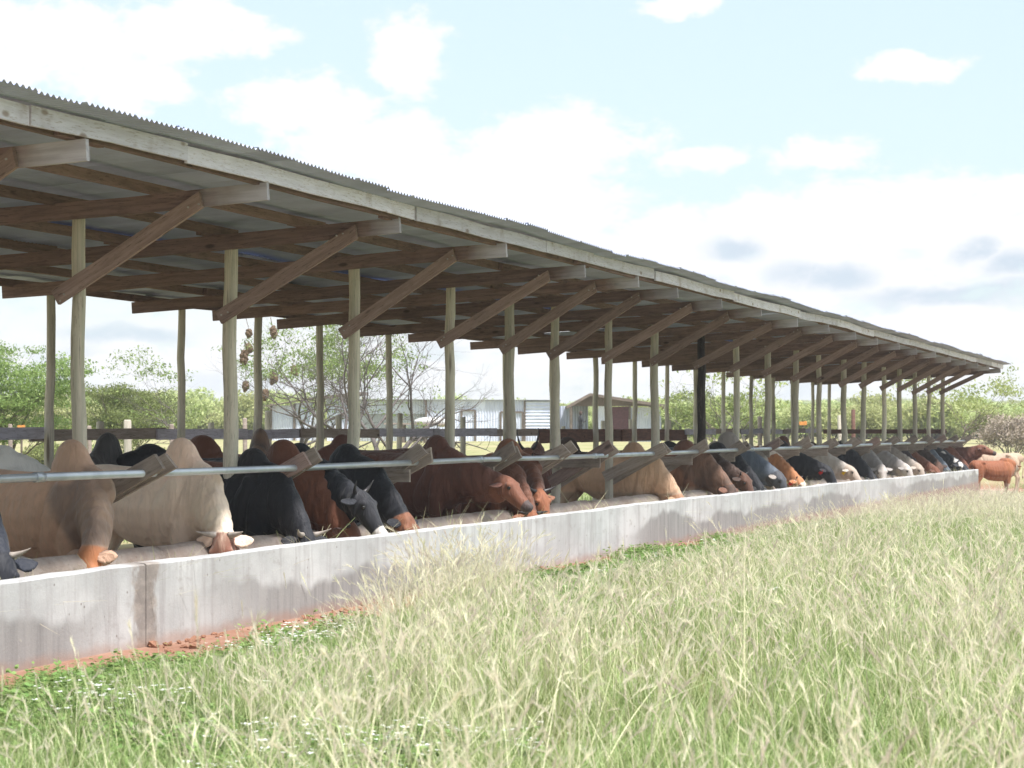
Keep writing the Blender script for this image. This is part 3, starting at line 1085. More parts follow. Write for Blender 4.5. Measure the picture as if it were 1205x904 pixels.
BLK = (.014, .015, .021)
C = {
    'tan_dark': coat('tan coat with dark neck', (.71, .45, .31), head=(.50, .20, .09), neck=(.25, .18, .15), hump=(.56, .36, .26), leg=(.36, .26, .2)),
    'cream': coat('cream coat', (.92, .72, .58), head=(.22, .085, .055), hump=(.92, .66, .52), leg=(.78, .66, .57), mottle=.2, muzzle=(.06, .05, .05)),
    'black': coat('black coat', BLK, mottle=.2, hump=(.02, .019, .022)),
    'black_blue': coat('blue black coat', (.024, .028, .042), mottle=.2, head=(.02, .022, .03), muzzle=(.05, .05, .055)),
    'black_whitenose': coat('black coat with white nose', (.018, .02, .028), mottle=.2, muzzle=(.62, .58, .55), head=(.022, .022, .028)),
    'black_brownface': coat('black coat with brown face', BLK, head=(.24, .10, .055), muzzle=(.55, .5, .46), mottle=.2),
    'red': coat('red brown coat', (.20, .075, .042), neck=(.17, .066, .04), hump=(.13, .05, .03), leg=(.10, .05, .035)),
    'dark_red': coat('dark red brown coat', (.15, .062, .044), head=(.20, .08, .048), hump=(.13, .055, .04), muzzle=(.08, .06, .06)),
    'chestnut': coat('chestnut coat', (.23, .09, .05), head=(.29, .11, .055), hump=(.26, .12, .07), neck=(.12, .05, .032), muzzle=(.20, .13, .10)),
    'tan': coat('tan coat', (.62, .40, .265), head=(.36, .19, .11), hump=(.42, .26, .165), leg=(.33, .25, .19), pale_under=(.40, .29, .21), muzzle=(.10, .06, .05)),
    'brown_grey': coat('brown coat with grey brown neck', (.27, .125, .07), neck=(.10, .07, .055), head=(.09, .06, .05), hump=(.16, .075, .05), pale_under=(.36, .24, .17)),
    'dark_brown': coat('dark brown coat', (.062, .036, .028), head=(.11, .05, .03), muzzle=(.22, .10, .06)),
    'slate': coat('slate grey coat', (.12, .135, .165), neck=(.10, .125, .165), hump=(.36, .31, .28), head=(.06, .06, .07), mottle=.2),
    'grey_cream': coat('grey cream coat', (.40, .345, .30), head=(.42, .34, .28), neck=(.25, .215, .19), hump=(.42, .36, .31), muzzle=(.05, .05, .06), mottle=.3),
    'ginger_white': coat('ginger and white coat', (.44, .19, .085), patch=(.70, .62, .55), pscale=3.2, pth=.56, muzzle=(.55, .4, .33)),
    'pale_grey': coat('pale grey coat', (.52, .47, .425), head=(.40, .31, .25), neck=(.40, .36, .33), leg=(.38, .34, .3), mottle=.2, muzzle=(.07, .07, .09)),
    'grey_white': coat('grey and white coat', (.36, .33, .315), head=(.50, .45, .42), neck=(.28, .26, .26), muzzle=(.12, .12, .15), mottle=.3),
    'plum': coat('plum black coat', (.035, .022, .027), mottle=.2),
    'pied': coat('black and white pied coat', (.74, .72, .69), patch=(.015, .015, .018), pscale=2.7, pth=.5, mottle=.08),
    'pied_face': coat('black coat with white patches', (.02, .021, .028), patch=(.68, .65, .62), pscale=3.0, pth=.58, mottle=.1),
    'charcoal': coat('charcoal coat', (.085, .078, .075), hump=(.05, .047, .048), mottle=.3),
    'hump_tan': coat('brown coat with dark hump', (.30, .165, .10), hump=(.055, .05, .05), neck=(.16, .09, .06)),
    'zebu_tan': coat('pale tan coat', (.50, .36, .265), head=(.44, .30, .215), neck=(.40, .27, .195), leg=(.46, .35, .27), mottle=.3, muzzle=(.05, .04, .04)),
    'calf_red': coat('red calf coat', (.27, .09, .04), head=(.72, .66, .60), leg=(.45, .33, .27), pale_under=(.34, .15, .08), neck=(.36, .13, .055), muzzle=(.5, .36, .3)),
}

horn_cache, ear_cache = {}, {}


def part_obj(name, me, parent, origin, xaxis, zhint):
    x = Vector(xaxis).normalized()
    z = Vector(zhint)
    y = z.cross(x).normalized()
    z = x.cross(y)
    m = Matrix((x, y, z)).transposed().to_4x4()
    m.translation = origin
    o = bpy.data.objects.new(name, me)
    col.objects.link(o)
    o.parent = parent
    o.matrix_local = m
    return o


def place_cow(zb, hump_px, d, yaw, coat_key, label, hump_y=None, scale=None, horns=None, tagc=None, name='zebu_cow', group='cattle feeding under the shed roof', ears='out', loc=None, s_shift=0.0, cat='cow'):
    """hump at photo column hump_px on the plane X=-d; yaw degrees turned from the trough towards the camera"""
    o = bpy.data.objects.new(name, zb.me)
    col.objects.link(o)
    if scale is None:
        pt = P(hump_px, hump_y, d)
        scale = max(.88, min(1.12, (pt.z - float(ground_z(pt.x, pt.y))) / zb.hump_top))
    a = -R(yaw)
    if loc is None:
        p = P(hump_px, 505, d)
        p.z = 0
        off = Vector((-.17 * math.cos(a), -.17 * math.sin(a), 0)) * scale
        loc = p - off
        loc.y += s_shift
    loc.z = float(ground_z(loc.x, loc.y))
    o.location = loc
    o.rotation_euler = (0, 0, a)
    o.scale = (scale,) * 3
    o.material_slots[0].link = 'OBJECT'
    o.material_slots[0].material = C[coat_key]
    tag(o, label, cat, group)
    ek = coat_key
    if ek not in ear_cache:
        ear_cache[ek] = zb.ear_mesh(C[coat_key])
    for s in (-1, 1):
        dirn = zb.sd * s + zb.up * (-.25 if ears == 'out' else -.75) - zb.h * .12
        e = part_obj('ear', ear_cache[ek], o, zb.poll + zb.h * .045 + zb.sd * (s * .088) + zb.up * .02, dirn, zb.up - zb.h * .35)
        part_obj('eye', EYE, o, zb.poll + zb.h * .165 + zb.sd * (s * .098) + zb.up * .045, zb.h, zb.up)
        if horns:
            L, r, cv, fw, mk = horns
            key = (horns, s)
            if key not in horn_cache:
                horn_cache[key] = horn_mesh(L, r, cv, fw, M[mk])
            part_obj('horn', horn_cache[key], o, zb.poll - zb.h * .015 + zb.sd * (s * .06) + zb.up * .055, zb.sd * s + zb.up * .25, zb.up - zb.h * .35)
        if tagc and s == tagc[1]:
            tb = zb.poll + zb.h * .05 + zb.sd * (s * .20) - zb.up * .02
            tg_ = part_obj('ear_tag', TAGM[tagc[0]], o, tb, zb.h * -1, (0, 0, 1))
            mt_ = tg_.matrix_basis.copy()
            tg_.parent = e
            tg_.matrix_local = e.matrix_basis.inverted() @ mt_
    return o


def zebu(*a, **k):
    key = (a, tuple(sorted(k.items())))
    if key not in Zebu.cache:
        z = Zebu(*a, **k)
        co = np.empty(len(z.me.vertices) * 3)
        z.me.vertices.foreach_get('co', co)
        co = co.reshape(-1, 3)
        sel = (np.abs(co[:, 0] + .17) < .22) & (np.abs(co[:, 1]) < .1)
        z.hump_top = float(co[sel, 2].max())
        Zebu.cache[key] = z
    return Zebu.cache[key]

# ---- front row: heads over the trough.  (pose), hump column, hump row, plane, yaw, coat, horns, tag, label
hpale, hdark = 'horn_pale', 'horn_dark'
Z1, Z2 = .019, .022
FRONT = [
    (dict(a=(30, -10, 72, -30), hump=.9, seed=1), -66, 520, 8.92, 22, 'black_blue', (.16, .026, .6, 0, hpale), None,
     'black cow cut off at the left edge, only its neck and lowered head in view'),
    (dict(a=(32, -34, 84, -80), hump=1.12, seed=2, fat=1.1), 86, 517, 8.95, 24, 'tan_dark', None, None,
     'tan zebu bull with dark grey neck and ginger head down, nearest the camera'),
    (dict(a=(30, -16, 84, -60), hump=1.12, seed=3, fat=1.1), 215, 515, 8.95, 24, 'cream', (.19, .034, .5, 0, hpale), None,
     'cream white humped bull with red brown poll and pale grey horns'),
    (dict(a=(35, -8, 80, -20), hump=.85, seed=4, fat=1.1), 298, 527, 8.90, 18, 'black', (.17, .03, .9, 0, hpale), None,
     'solid black bull with a pale upright horn beside the cream bull'),
    (dict(a=(33, 0, 76, 5), hump=.95, seed=5), 334, 517, 8.95, 14, 'red', (.14, .026, .5, .03, hdark), None,
     'red brown zebu with lowered neck between two black bulls'),
    (dict(a=(8, -10, 46, 6), hump=.8, seed=6, fat=1.1), 352, 521, 8.85, 20, 'black_whitenose', (.13, .026, 1.2, 0, hdark), None,
     'black bull raising its head in profile, white rim round its nose'),
    (dict(a=(29, -6, 68, -2), hump=.8, seed=7), 408, 522, 8.90, 16, 'black_brownface', None, None,
     'black cow with brown face and whitish muzzle nosing into dry fodder'),
    (dict(a=(8, 16, 34, 10), hump=.85, seed=8), 514, 512, 9.15, 26, 'dark_red', None, None,
     'dark reddish brown cow with long level back, head reaching past the chestnut bull'),
    (dict(a=(19, -34, 56, -22), hump=1.0, seed=9), 599, 516, 8.90, 18, 'chestnut', (.17, .032, .45, 0, hdark), None,
     'chestnut bull with tall rust hump, dark horn and lowered face'),
    (dict(a=(36, -20, 76, -50), hump=.6, seed=10), 578, 533, 8.80, 10, 'chestnut', (.16, .03, .3, 0, hdark), None,
     'brown cow under the chestnut bull with only its horned poll above the trough'),
    (dict(a=(35, 0, 80, -6), hump=.9, seed=11, fat=1.1), 746, 520, 8.90, 10, 'tan', None, None,
     'plain tan cow with small hump, its head sunk in the trough'),
    (dict(a=(29, -6, 74, -16), hump=.8, seed=12), 806, 517, 8.90, 8, 'brown_grey', None, None,
     'brown cow with grey brown neck beside the dark creosoted post'),
    (dict(a=(13, -8, 52, -12), hump=.7, seed=13), 820, 522, 8.90, 10, 'dark_brown', (.08, .022, .8, 0, hdark), None,
     'dark brown cow with lighter orange face next to the grey necked brown cow'),
    (dict(a=(29, -6, 74, -16), hump=.8, seed=12), 844, 520, 8.90, 8, 'black', None, None,
     'black cow with head down in front of the grey humped bull'),
    (dict(a=(17, -4, 58, -8), hump=1.2, seed=14), 858, 508, 9.00, 6, 'slate', None, None,
     'bull with big pale grey hump and blue grey neck'),
    (dict(a=(12, -30, 58, -52), hump=.8, seed=15), 876, 520, 8.85, 22, 'grey_cream', None, None,
     'grey cream cow facing the camera with pinkish blaze and dark nose'),
    (dict(a=(22, -10, 60, -10), hump=.6, seed=16), 893, 524, 8.90, 10, 'ginger_white', (.07, .02, .8, 0, hdark), ('r', -1),
     'ginger and white cow with small dark horn and red ear tag'),
    (dict(a=(8, 0, 52, 0), hump=.9, seed=17), 919, 518, 8.90, 6, 'black', None, ('r', -1),
     'black cow lifting its head with red ear tag, beside the ginger one'),
    (dict(a=(10, -8, 40, 0), hump=.7, seed=18, fat=1.1), 951, 521, 8.80, 10, 'pale_grey', None, ('y', -1),
     'pale grey cow with yellow ear tag, face in profile'),
    (dict(a=(29, -6, 74, -16), hump=.8, seed=12), 985, 519, 8.90, 6, 'black', None, None,
     'black cow with head low, just beyond the pale grey cow with yellow tag'),
    (dict(a=(12, -30, 58, -52), hump=.8, seed=15), 1006, 519, 8.85, 14, 'grey_white', None, None,
     'grey cow with white forehead, first of three pale faces side by side'),
    (dict(a=(13, -8, 52, -12), hump=.7, seed=13), 1020, 519, 8.85, 6, 'grey_white', None, None,
     'grey and white cow, middle of three pale faces side by side'),
    (dict(a=(13, -8, 52, -12), hump=.7, seed=13), 1035, 519, 8.85, 6, 'grey_cream', None, None,
     'cream faced cow, last of three pale faces side by side'),
    (dict(a=(29, -6, 74, -16), hump=.8, seed=12), 1046, 518, 8.90, 4, 'plum', None, None,
     'plum black cow with neck stretched down beyond the cream faced cow'),
    (dict(a=(17, -4, 58, -8), hump=1.2, seed=14), 1061, 519, 8.90, 4, 'red', None, None,
     'red brown cow eating with head down near the far end'),
    (dict(a=(12, -30, 58, -52), hump=.8, seed=15), 1073, 519, 8.85, 10, 'dark_brown', None, None,
     'dark brown faced cow looking up between red cow and slate cow'),
    (dict(a=(29, -6, 74, -16), hump=.8, seed=12), 1079, 518, 8.90, 4, 'slate', None, None,
     'slate black cow with head down near the end of the trough'),
    (dict(a=(13, -8, 52, -12), hump=.7, seed=13), 1089, 518, 8.90, 4, 'pied_face', None, None,
     'black cow with white patched face near the end of the trough'),
    (dict(a=(17, -4, 58, -8), hump=1.2, seed=14), 1097, 518, 8.90, 4, 'black_blue', None, None,
     'bluish black cow, last black one along the trough'),
    (dict(a=(29, -6, 74, -16), hump=.8, seed=12), 1105, 518, 8.90, 4, 'red', None, None,
     'red brown cow with bent neck at the last shed post'),
    (dict(a=(-18, -6, 14, 0), hump=.7, seed=19), 1114, 519, 8.70, -6, 'dark_red', None, None,
     'brown cow holding its head up high past the last post'),
]
for (ps, hx, hy_, d, yaw, ck, hn, tg, lab) in FRONT:
    d += .28 * float(sst(820, 1000, hx))
    a = ps['a']
    z = zebu(*a, hump=ps.get('hump', 1.0), fat=ps.get('fat', 1.0), seed=ps['seed'], voxel=Z1 if hx < 700 else Z2)
    place_cow(z, hx, d, yaw, ck, lab, hump_y=hy_, horns=hn, tagc=tg, name='zebu_bull' if 'bull' in lab else 'zebu_cow', cat='bull' if 'bull' in lab else 'cow')

# ---- cattle standing loose behind the front row
zA = zebu(5, 20, 35, 25, hump=1.1, seed=30, voxel=Z2)
zB = zebu(12, -10, 48, -10, hump=.6, seed=31, voxel=Z2)
zC = zebu(-20, 0, 22, 0, hump=.7, seed=32, voxel=Z2, neck=.66)
zD = zebu(20, 12, 60, 10, hump=.85, seed=33, voxel=Z2)
BACK = [
    (zB, 2, 524, 11.25, -62, 'pied', None, 'black and white pied cow behind the nearest tan bull'),
    (zA, 126, 509, 11.50, 96, 'charcoal', None, 'charcoal cow with tall dark hump behind the cream bull, by the back fence'),
    (zB, 178, 522, 11.10, 150, 'black', None, 'black cow whose low back shows between cream hump and charcoal hump'),
    (zD, 238, 512, 11.35, 168, 'red', None, 'red brown cow with level back behind the solid black bull'),
    (zA, 306, 504, 11.45, 72, 'hump_tan', None, 'brown bull with tall blackish hump showing above the red zebu'),
    (zD, 403, 511, 11.65, 120, 'dark_red', None, 'brown cow with rounded hump beside the third front post'),
    (zC, 632, 520, 11.05, 84, 'dark_red', (.25, .032, 1.7, .0, hdark), 'dark brown cow with upcurved black horns staring at the camera'),
    (zA, 667, 514, 11.65, 172, 'dark_brown', None, 'dark brown humped cow facing away from the trough behind the tan cow'),
    (zB, 788, 519, 11.35, 160, 'black', None, 'black cow with flat back behind the brown cow by the creosoted post'),
    (zD, 842, 519, 11.15, 150, 'grey_cream', None, 'grey cream cow standing behind the bull with big pale hump'),
    (zA, 921, 509, 11.45, 120, 'red', None, 'red brown cow with high hump behind the black cow with red tag'),
    (zB, 955, 515, 11.35, 165, 'dark_brown', None, 'dark brown cow with rounded back behind the pale grey cow'),
    (zD, 991, 515, 11.45, 140, 'black', None, 'black cow standing behind the three pale faces'),
    (zA, 1013, 514, 11.35, 100, 'charcoal', None, 'charcoal humped cow behind the far feeding cattle, against the end rail'),
    (zB, 1052, 517, 11.25, 130, 'plum', None, 'plum dark cow farthest back near the end rail'),
]
for (z, hx, hy_, d, yaw, ck, hn, lab) in BACK:
    place_cow(z, hx, d, yaw, ck, lab, hump_y=hy_, horns=hn, name='zebu_bull' if ' bull with tall' in lab else 'zebu_cow', group='cattle standing behind the feeding row', cat='bull' if ' bull with tall' in lab else 'cow')

# ---- two loose animals at the far end of the trough
zE = zebu(-6, 6, 38, 10, hump=.95, seed=40, voxel=Z2)
p = PZ(1150, 505, 78.0)
place_cow(zE, 0, 0, 186, 'zebu_tan', 'pale tan zebu standing loose at the far end of the trough, facing it', loc=p, scale=.96, group='loose cattle past the trough end')
zF = zebu(-4, 34, 40, 60, hump=.25, seed=41, voxel=Z2, neck=.6, dew=.6, step=.07)
p = PZ(1186, 505, 71.0)
place_cow(zF, 0, 0, -38, 'calf_red', 'small red brown calf with white face and pale legs beyond the trough', loc=p, scale=.84, tagc=('y', -1), name='calf', group='loose cattle past the trough end', cat='calf')

# ---------------------------------------------------------------- foliage helpers
def leaf_mat(name, c1, c2, trans=.35, rough=.6, hue=.25):
    m = bpy.data.materials.new(name)
    m.use_nodes = True
    t = NT(m.node_tree)
    b = m.node_tree.nodes['Principled BSDF']
    b.inputs['Roughness'].default_value = rough
    b.inputs['Specular IOR Level'].default_value = .2
    geo = t.n.new('ShaderNodeNewGeometry').outputs['Random Per Island']
    oi = t.n.new('ShaderNodeObjectInfo').outputs['Random']
    c = t.mix(geo, c1, c2)
    c = t.node('ShaderNodeHueSaturation', {'Color': c, 'Value': t.math('ADD', t.math('MULTIPLY', oi, hue * 2), 1 - hue), 'Hue': t.math('ADD', t.math('MULTIPLY', oi, .04), .48)}).outputs[0]
    t.l.new(c, b.inputs['Base Color'])
    tr = t.node('ShaderNodeBsdfTranslucent', {'Color': c})
    mx = t.node('ShaderNodeMixShader', {0: trans})
    t.l.new(b.outputs[0], mx.inputs[1])
    t.l.new(tr.outputs[0], mx.inputs[2])
    t.l.new(mx.outputs[0], m.node_tree.nodes['Material Output'].inputs[0])
    return m


M['leaf_acacia'] = leaf_mat('acacia leaf', (.16, .235, .07), (.29, .36, .13), .35)
M['leaf_bush'] = leaf_mat('bush leaf', (.25, .32, .10), (.38, .42, .18), .35, hue=.25)
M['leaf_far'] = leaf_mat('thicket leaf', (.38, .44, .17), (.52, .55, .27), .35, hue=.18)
M['leaf_dark'] = leaf_mat('dark green leaf', (.09, .17, .045), (.16, .25, .08), .3)
M['twig_leaf'] = leaf_mat('dry twig', (.42, .36, .28), (.52, .45, .36), .1)
M['bark'] = plain('bark', (.20, .165, .14), .9, .15, 9)
M['bark_grey'] = plain('grey bark', (.16, .14, .135), .9, .15, 9)
M['nest'] = plain('woven grass nest', (.22, .155, .11), .95, .1, 25, .35)


def leaf_cloud(centres, radii, per, size, flat, rs, mat_ix=0):
    """many small rhombic leaves spread through flattened clumps; returns arrays"""
    V, Fc = [], []
    for (c, r) in zip(centres, radii):
        n = int(per * (r / np.mean(radii)) ** 2) + 1
        d = rs.normal(size=(n, 3))
        d /= np.linalg.norm(d, axis=1)[:, None]
        d *= (rs.random(n) ** .45)[:, None]
        pts = np.array(c) + d * np.array([r, r, r * flat])
        for p in pts:
            ax = rs.normal(size=3)
            ax /= np.linalg.norm(ax)
            nn = rs.normal(size=3) * .7 + np.array([0, 0, 1])
            b = np.cross(nn, ax)
            b /= np.linalg.norm(b) + 1e-9
            L = size * rs.uniform(.6, 1.5)
            W = L * rs.uniform(.3, .55)
            o = len(V)
            V += [p - ax * L, p + b * W, p + ax * L, p - b * W]
            Fc.append((o, o + 1, o + 2, o + 3))
    return V, Fc


def branches(base, n_stem, height, spread, depth, rs, r0=.06, up=.55, flat_top=None, kink=.25):
    """recursive branching tubes; returns MB and the tip points"""
    mb = MB()
    tips = []

    def grow(p, d, L, r, lvl):
        pts, rad_ = [Vector(p)], [r]
        cur, dd = Vector(p), Vector(d).normalized()
        k = 4 if lvl < 2 else 3
        for i in range(k):
            dd = (dd + Vector(rs.normal(size=3)) * kink * .5 + Vector((0, 0, .05))).normalized()
            if flat_top is not None and cur.z > flat_top - .25:
                dd.z *= .3
                dd.normalize()
            cur = cur + dd * (L / k)
            pts.append(cur.copy())
            rad_.append(r * (1 - .45 * (i + 1) / k))
        mb.add(*tube(pts, rad_, 6 if lvl < 2 else (4 if lvl < 4 else 3), cap=lvl < 1))
        if lvl >= depth:
            tips.append(cur.copy())
            return
        for j in range(2 + (1 if rs.random() < .6 else 0)):
            nd = (dd + Vector((rs.normal(), rs.normal(), rs.normal() * .5 + .1 * up)) * .62).normalized()
            grow(cur, nd, L * rs.uniform(.58, .82), rad_[-1] * .78, lvl + 1)
        if rs.random() < .7:
            q = pts[2]
            nd = (dd + Vector((rs.normal(), rs.normal(), rs.normal() * .4)) * .8).normalized()
            grow(q, nd, L * rs.uniform(.45, .7), rad_[2] * .6, lvl + 1)

    for s in range(n_stem):
        a = 2 * math.pi * (s + rs.random() * .7) / n_stem
        lean = spread * rs.uniform(.6, 1.1)
        d = Vector((math.cos(a) * lean, math.sin(a) * lean, 1.0))
        grow(Vector(base) + Vector((math.cos(a), math.sin(a), 0)) * .05, d, height, r0 * rs.uniform(.7, 1.1), 0)
    return mb, tips


def tree(name, at, label, seed, n_stem, h0, spread, depth, clump_r, per, leaf, flat, mat_leaf, mat_bark, r0=.06, flat_top=None, cat='tree', group=None, frac=1.0, kink=.25, scale=1.0, top_leaf=False):
    rs = np.random.default_rng(seed)
    root = empty(name, (at[0], at[1], float(ground_z(at[0], at[1]))))
    root.scale = (scale,) * 3
    tag(root, label, cat, group)
    mb, tips = branches((0, 0, -.05), n_stem, h0, spread, depth, rs, r0, flat_top=flat_top, kink=kink)
    obj('trunk', mb.mesh('trunk', mat_bark, True), root)
    if per:
        zq = np.quantile([t.z for t in tips], .55)
        sel = [t for t in tips if rs.random() < (frac if not top_leaf else (.75 if t.z > zq else .08))]
        V, Fc = leaf_cloud([tuple(t) for t in sel], [clump_r * rs.uniform(.6, 1.3) for _ in sel], per, leaf, flat, rs)
        obj('crown', mesh_of('crown', V, Fc, mat_leaf), root)
    return root, tips


# ---------------------------------------------------------------- trees beyond the shed
c = PZ(0, 505, 64)
tree('acacia_tree', c, 'bushy green acacia rising behind the fence at the left edge', 3, 4, 1.25, .5, 4, .36, 70, .028, .26, M['leaf_acacia'], M['bark'], .055, cat='tree', scale=1.32)
c = PZ(132, 505, 78)
tree('thorn_tree', c, 'small flat topped thorn tree between the first two back posts', 5, 5, .95, .6, 4, .30, 40, .026, .25, M['leaf_acacia'], M['bark'], .045, flat_top=2.4, scale=1.45)
c = PZ(188, 505, 82)
tree('green_bush', c, 'low rounded green bush right beside the small thorn tree', 6, 6, .5, .9, 3, .42, 60, .05, .55, M['leaf_bush'], M['bark'], .03, cat='bush')
c = PZ(60, 505, 90)
tree('green_bush', c, 'low green bush under the left edge acacia', 26, 6, .55, .9, 3, .45, 60, .055, .5, M['leaf_bush'], M['bark'], .03, cat='bush')
c = PZ(440, 505, 58)
bare_root, bare_tips = tree('bare_tree', c, 'leafless grey tree with many forking stems in front of the tin shacks', 8, 6, 1.1, .62, 5, .2, 0, .05, .4, None, M['bark_grey'], .072, kink=.34, scale=1.75)
c = PZ(345, 505, 66)
nest_root, nest_tips = tree('nest_tree', c, 'tangled half leafy thorn tree hung with weaver nests', 12, 5, 1.3, .8, 5, .24, 16, .026, .3, M['leaf_acacia'], M['bark_grey'], .055, frac=.30, kink=.38, flat_top=3.4, scale=1.6, top_leaf=True)
c = PZ(838, 505, 105)
tree('thorn_tree', c, 'spreading thorn tree with thin flat crown beyond the creosoted post', 15, 4, 1.25, .6, 3, .5, 42, .055, .3, M['leaf_acacia'], M['bark'], .04, flat_top=2.6, scale=1.15)
c = PZ(800, 505, 100)
tree('green_bush', c, 'dense dark green bush against the end of the hut', 16, 6, .42, .9, 3, .34, 70, .045, .6, M['leaf_dark'], M['bark'], .03, cat='bush', scale=.9)
c = PZ(872, 505, 84)
tree('bare_tree', c, 'thin branching tree with almost no leaves behind the middle posts', 17, 4, 1.35, .75, 3, .35, 14, .05, .3, M['leaf_bush'], M['bark_grey'], .036, frac=.5, flat_top=2.8, scale=1.5)
c = PZ(1122, 505, 98)
tree('sapling', c, 'slender pale green sapling just past the end of the shed', 19, 2, 1.5, .35, 3, .45, 40, .05, .5, M['leaf_bush'], M['bark'], .042, frac=.8, kink=.3, scale=1.35)
c = PZ(1190, 505, 105)
tree('dry_bush', c, 'grey brown dry twiggy bush by the right edge', 21, 9, .75, .9, 3, .35, 22, .05, .6, M['twig_leaf'], M['bark_grey'], .035, cat='bush', scale=1.1)
c = PZ(1165, 505, 125)
tree('green_bush', c, 'yellow green bush behind the pale tan zebu', 22, 6, .6, .9, 3, .5, 60, .07, .55, M['leaf_bush'], M['bark'], .03, cat='bush', scale=1.0)

# weaver nests hanging in the thorn tree
nm = []
for q in range(3):
    mb = MB()
    mb.add(*ellipsoid((0, 0, 0), (.13, .11, .15 + .03 * q), None, 12, 9))
    mb.add(*ellipsoid((.05, 0, -.10), (.06, .06, .11), None, 10, 7))
    mb.add(*tube([(0, 0, .10), (.01, 0, .25), (.06, .02, .5)], .014, 6))
    me = remeshed('weaver_nest', mb, .018, 2)
    rs = np.random.default_rng(400 + q)
    cc = np.array([v_.co[:] for v_ in me.vertices])
    cc *= (1 + .10 * np.sin(cc @ rs.normal(0, 22, 3) + q) + .05 * rs.normal(size=len(cc)))[:, None]
    me.vertices.foreach_set('co', cc.ravel())
    me.polygons.foreach_set('use_smooth', np.zeros(len(me.polygons), dtype=bool))
    nm.append(me)
    nm[-1].materials.append(M['nest'])
spots = [(293, 392, 'topmost weaver nest beside the second front post'), (293, 410, 'weaver nest just under the topmost one'), (287, 421, 'broad weaver nest touching the second front post'),
         (289, 454, 'lowest narrow weaver nest near the second front post'), (322, 445, 'round weaver nest in mid air above the small tin shack'), (322, 391, 'large weaver nest under the roof edge between posts'),
         (312, 464, 'weaver nest just beside the back post over the shack roof'), (346, 436, 'weaver nest clump in the middle of the thorn tree')]
for k, (px, py, lab) in enumerate(spots):
    p = PZ(px, py, 64.5)
    o = obj('weaver_nest', nm[k % 3], None, loc=p, rot=(random.uniform(-.2, .2), random.uniform(-.2, .2), random.uniform(0, 6)))
    sc_ = random.uniform(.75, 1.1)
    o.scale = (sc_,) * 3
    tag(o, lab, 'nest', 'weaver nests in the thorn tree')

# ---------------------------------------------------------------- tin shacks
WT = {}


def wall_sheet(parent, p0, ux, w_, z0, z1, mat, horiz=False):
    """corrugated sheet panel standing on the line p0 + ux*w; separate part"""
    L = z1 - z0
    pitch = .16
    key = (round(w_, 3), round(L, 3), mat.name, horiz)
    if key not in WT:
        if horiz:
            WT[key] = sheet_mesh('wall_sheet', w_, max(1, int(round(L / .2))), .2, .035, mat)
        else:
            WT[key] = sheet_mesh('wall_sheet', L, max(1, int(round(w_ / pitch))), w_ / max(1, int(round(w_ / pitch))), .028, mat)
    m = Matrix.Identity(4)
    ux = Vector(ux)
    up = Vector((0, 0, 1))
    if horiz:
        mx, my = ux, up
        org = Vector((p0[0], p0[1], z0))
    else:
        mx, my = up, ux * -1
        org = Vector((p0[0], p0[1], z0)) + ux * w_
    mz = mx.cross(my)
    m = Matrix((mx, my, mz)).transposed().to_4x4()
    m.translation = org
    return obj('wall_sheet', WT[key], parent, matrix=m)


UX = Vector((CT, ST, 0))          # along the shacks' fronts, seen square on
UB = Vector((-ST, CT, 0))         # away from the camera


def front(root, xa, xb, Z, z0, z1, mat, horiz=False, off=0.0):
    a, b = PZ(xa, 505, Z), PZ(xb, 505, Z)
    L = (b - a).length
    n = max(1, round(L / 1.3))
    for k in range(n):
        wall_sheet(root, a + UX * (L * k / n) - UB * (off + random.uniform(0, .012)), UX, L / n, z0, z1 + random.uniform(-.02, .02), mat, horiz)


def slab(root, name, corners, th, mat):
    v = [Vector(q) for q in corners] + [Vector(q) + Vector((0, 0, -th)) for q in corners]
    obj(name, mesh_of(name, v, BOXF, mat), root, matrix=Matrix.Identity(4))


def hgt(y, Z):
    return CAM_H + (HORIZ - y) / F_PX * Z


def shack_sides(root, xa, xb, Z, depth, h, mat, z0=.83):
    for xx in (xa, xb):
        p = PZ(xx, 505, Z)
        sgn = .02 if xx == xa else -.02
        for k in range(max(1, round(depth / .8))):
            wall_sheet(root, p + UX * sgn + UB * (k * .8 + .03), UB, .8, z0, h - .06, mat)
    a, b = PZ(xa, 505, Z) + UB * (depth + .06), PZ(xb, 505, Z) + UB * (depth + .06)
    L = (b - a).length
    n = max(1, round(L / .8))
    for k in range(n):
        wall_sheet(root, a + UX * (L * k / n), UX, L / n, z0, h - .1, mat)


GB = .83
# small shack at the left
Z = 150
r = empty('tin_shack', PZ(355, 505, Z) * 1)
r.location.z = GB
tag(r, 'small low corrugated iron shack with sloping brown roof beneath the nest tree', 'shack')
front(r, 320, 346, Z, GB, hgt(477, Z), M['wall_tin'])
front(r, 347, 368, Z, GB, hgt(474, Z), M['wall_tin'], off=.02)
shack_sides(r, 320, 368, Z, 4.8, hgt(478, Z), M['dull_tin'])
a, b = PZ(310, 478, Z - .6), PZ(372, 467, Z - .6)
slab(r, 'roof', [a, b, b + UB * 6.0 + Vector((0, 0, .12)), a + UB * 6.0 + Vector((0, 0, .12))], .05, M['rusty_tin'])
for xx in (319, 346.5):
    beam('corner_pole', PZ(xx, 505, Z - .05) * 1 - Vector((0, 0, PZ(xx, 505, Z - .05).z - GB)), PZ(xx, 475, Z - .05), .13, .13, M['bark'], r)
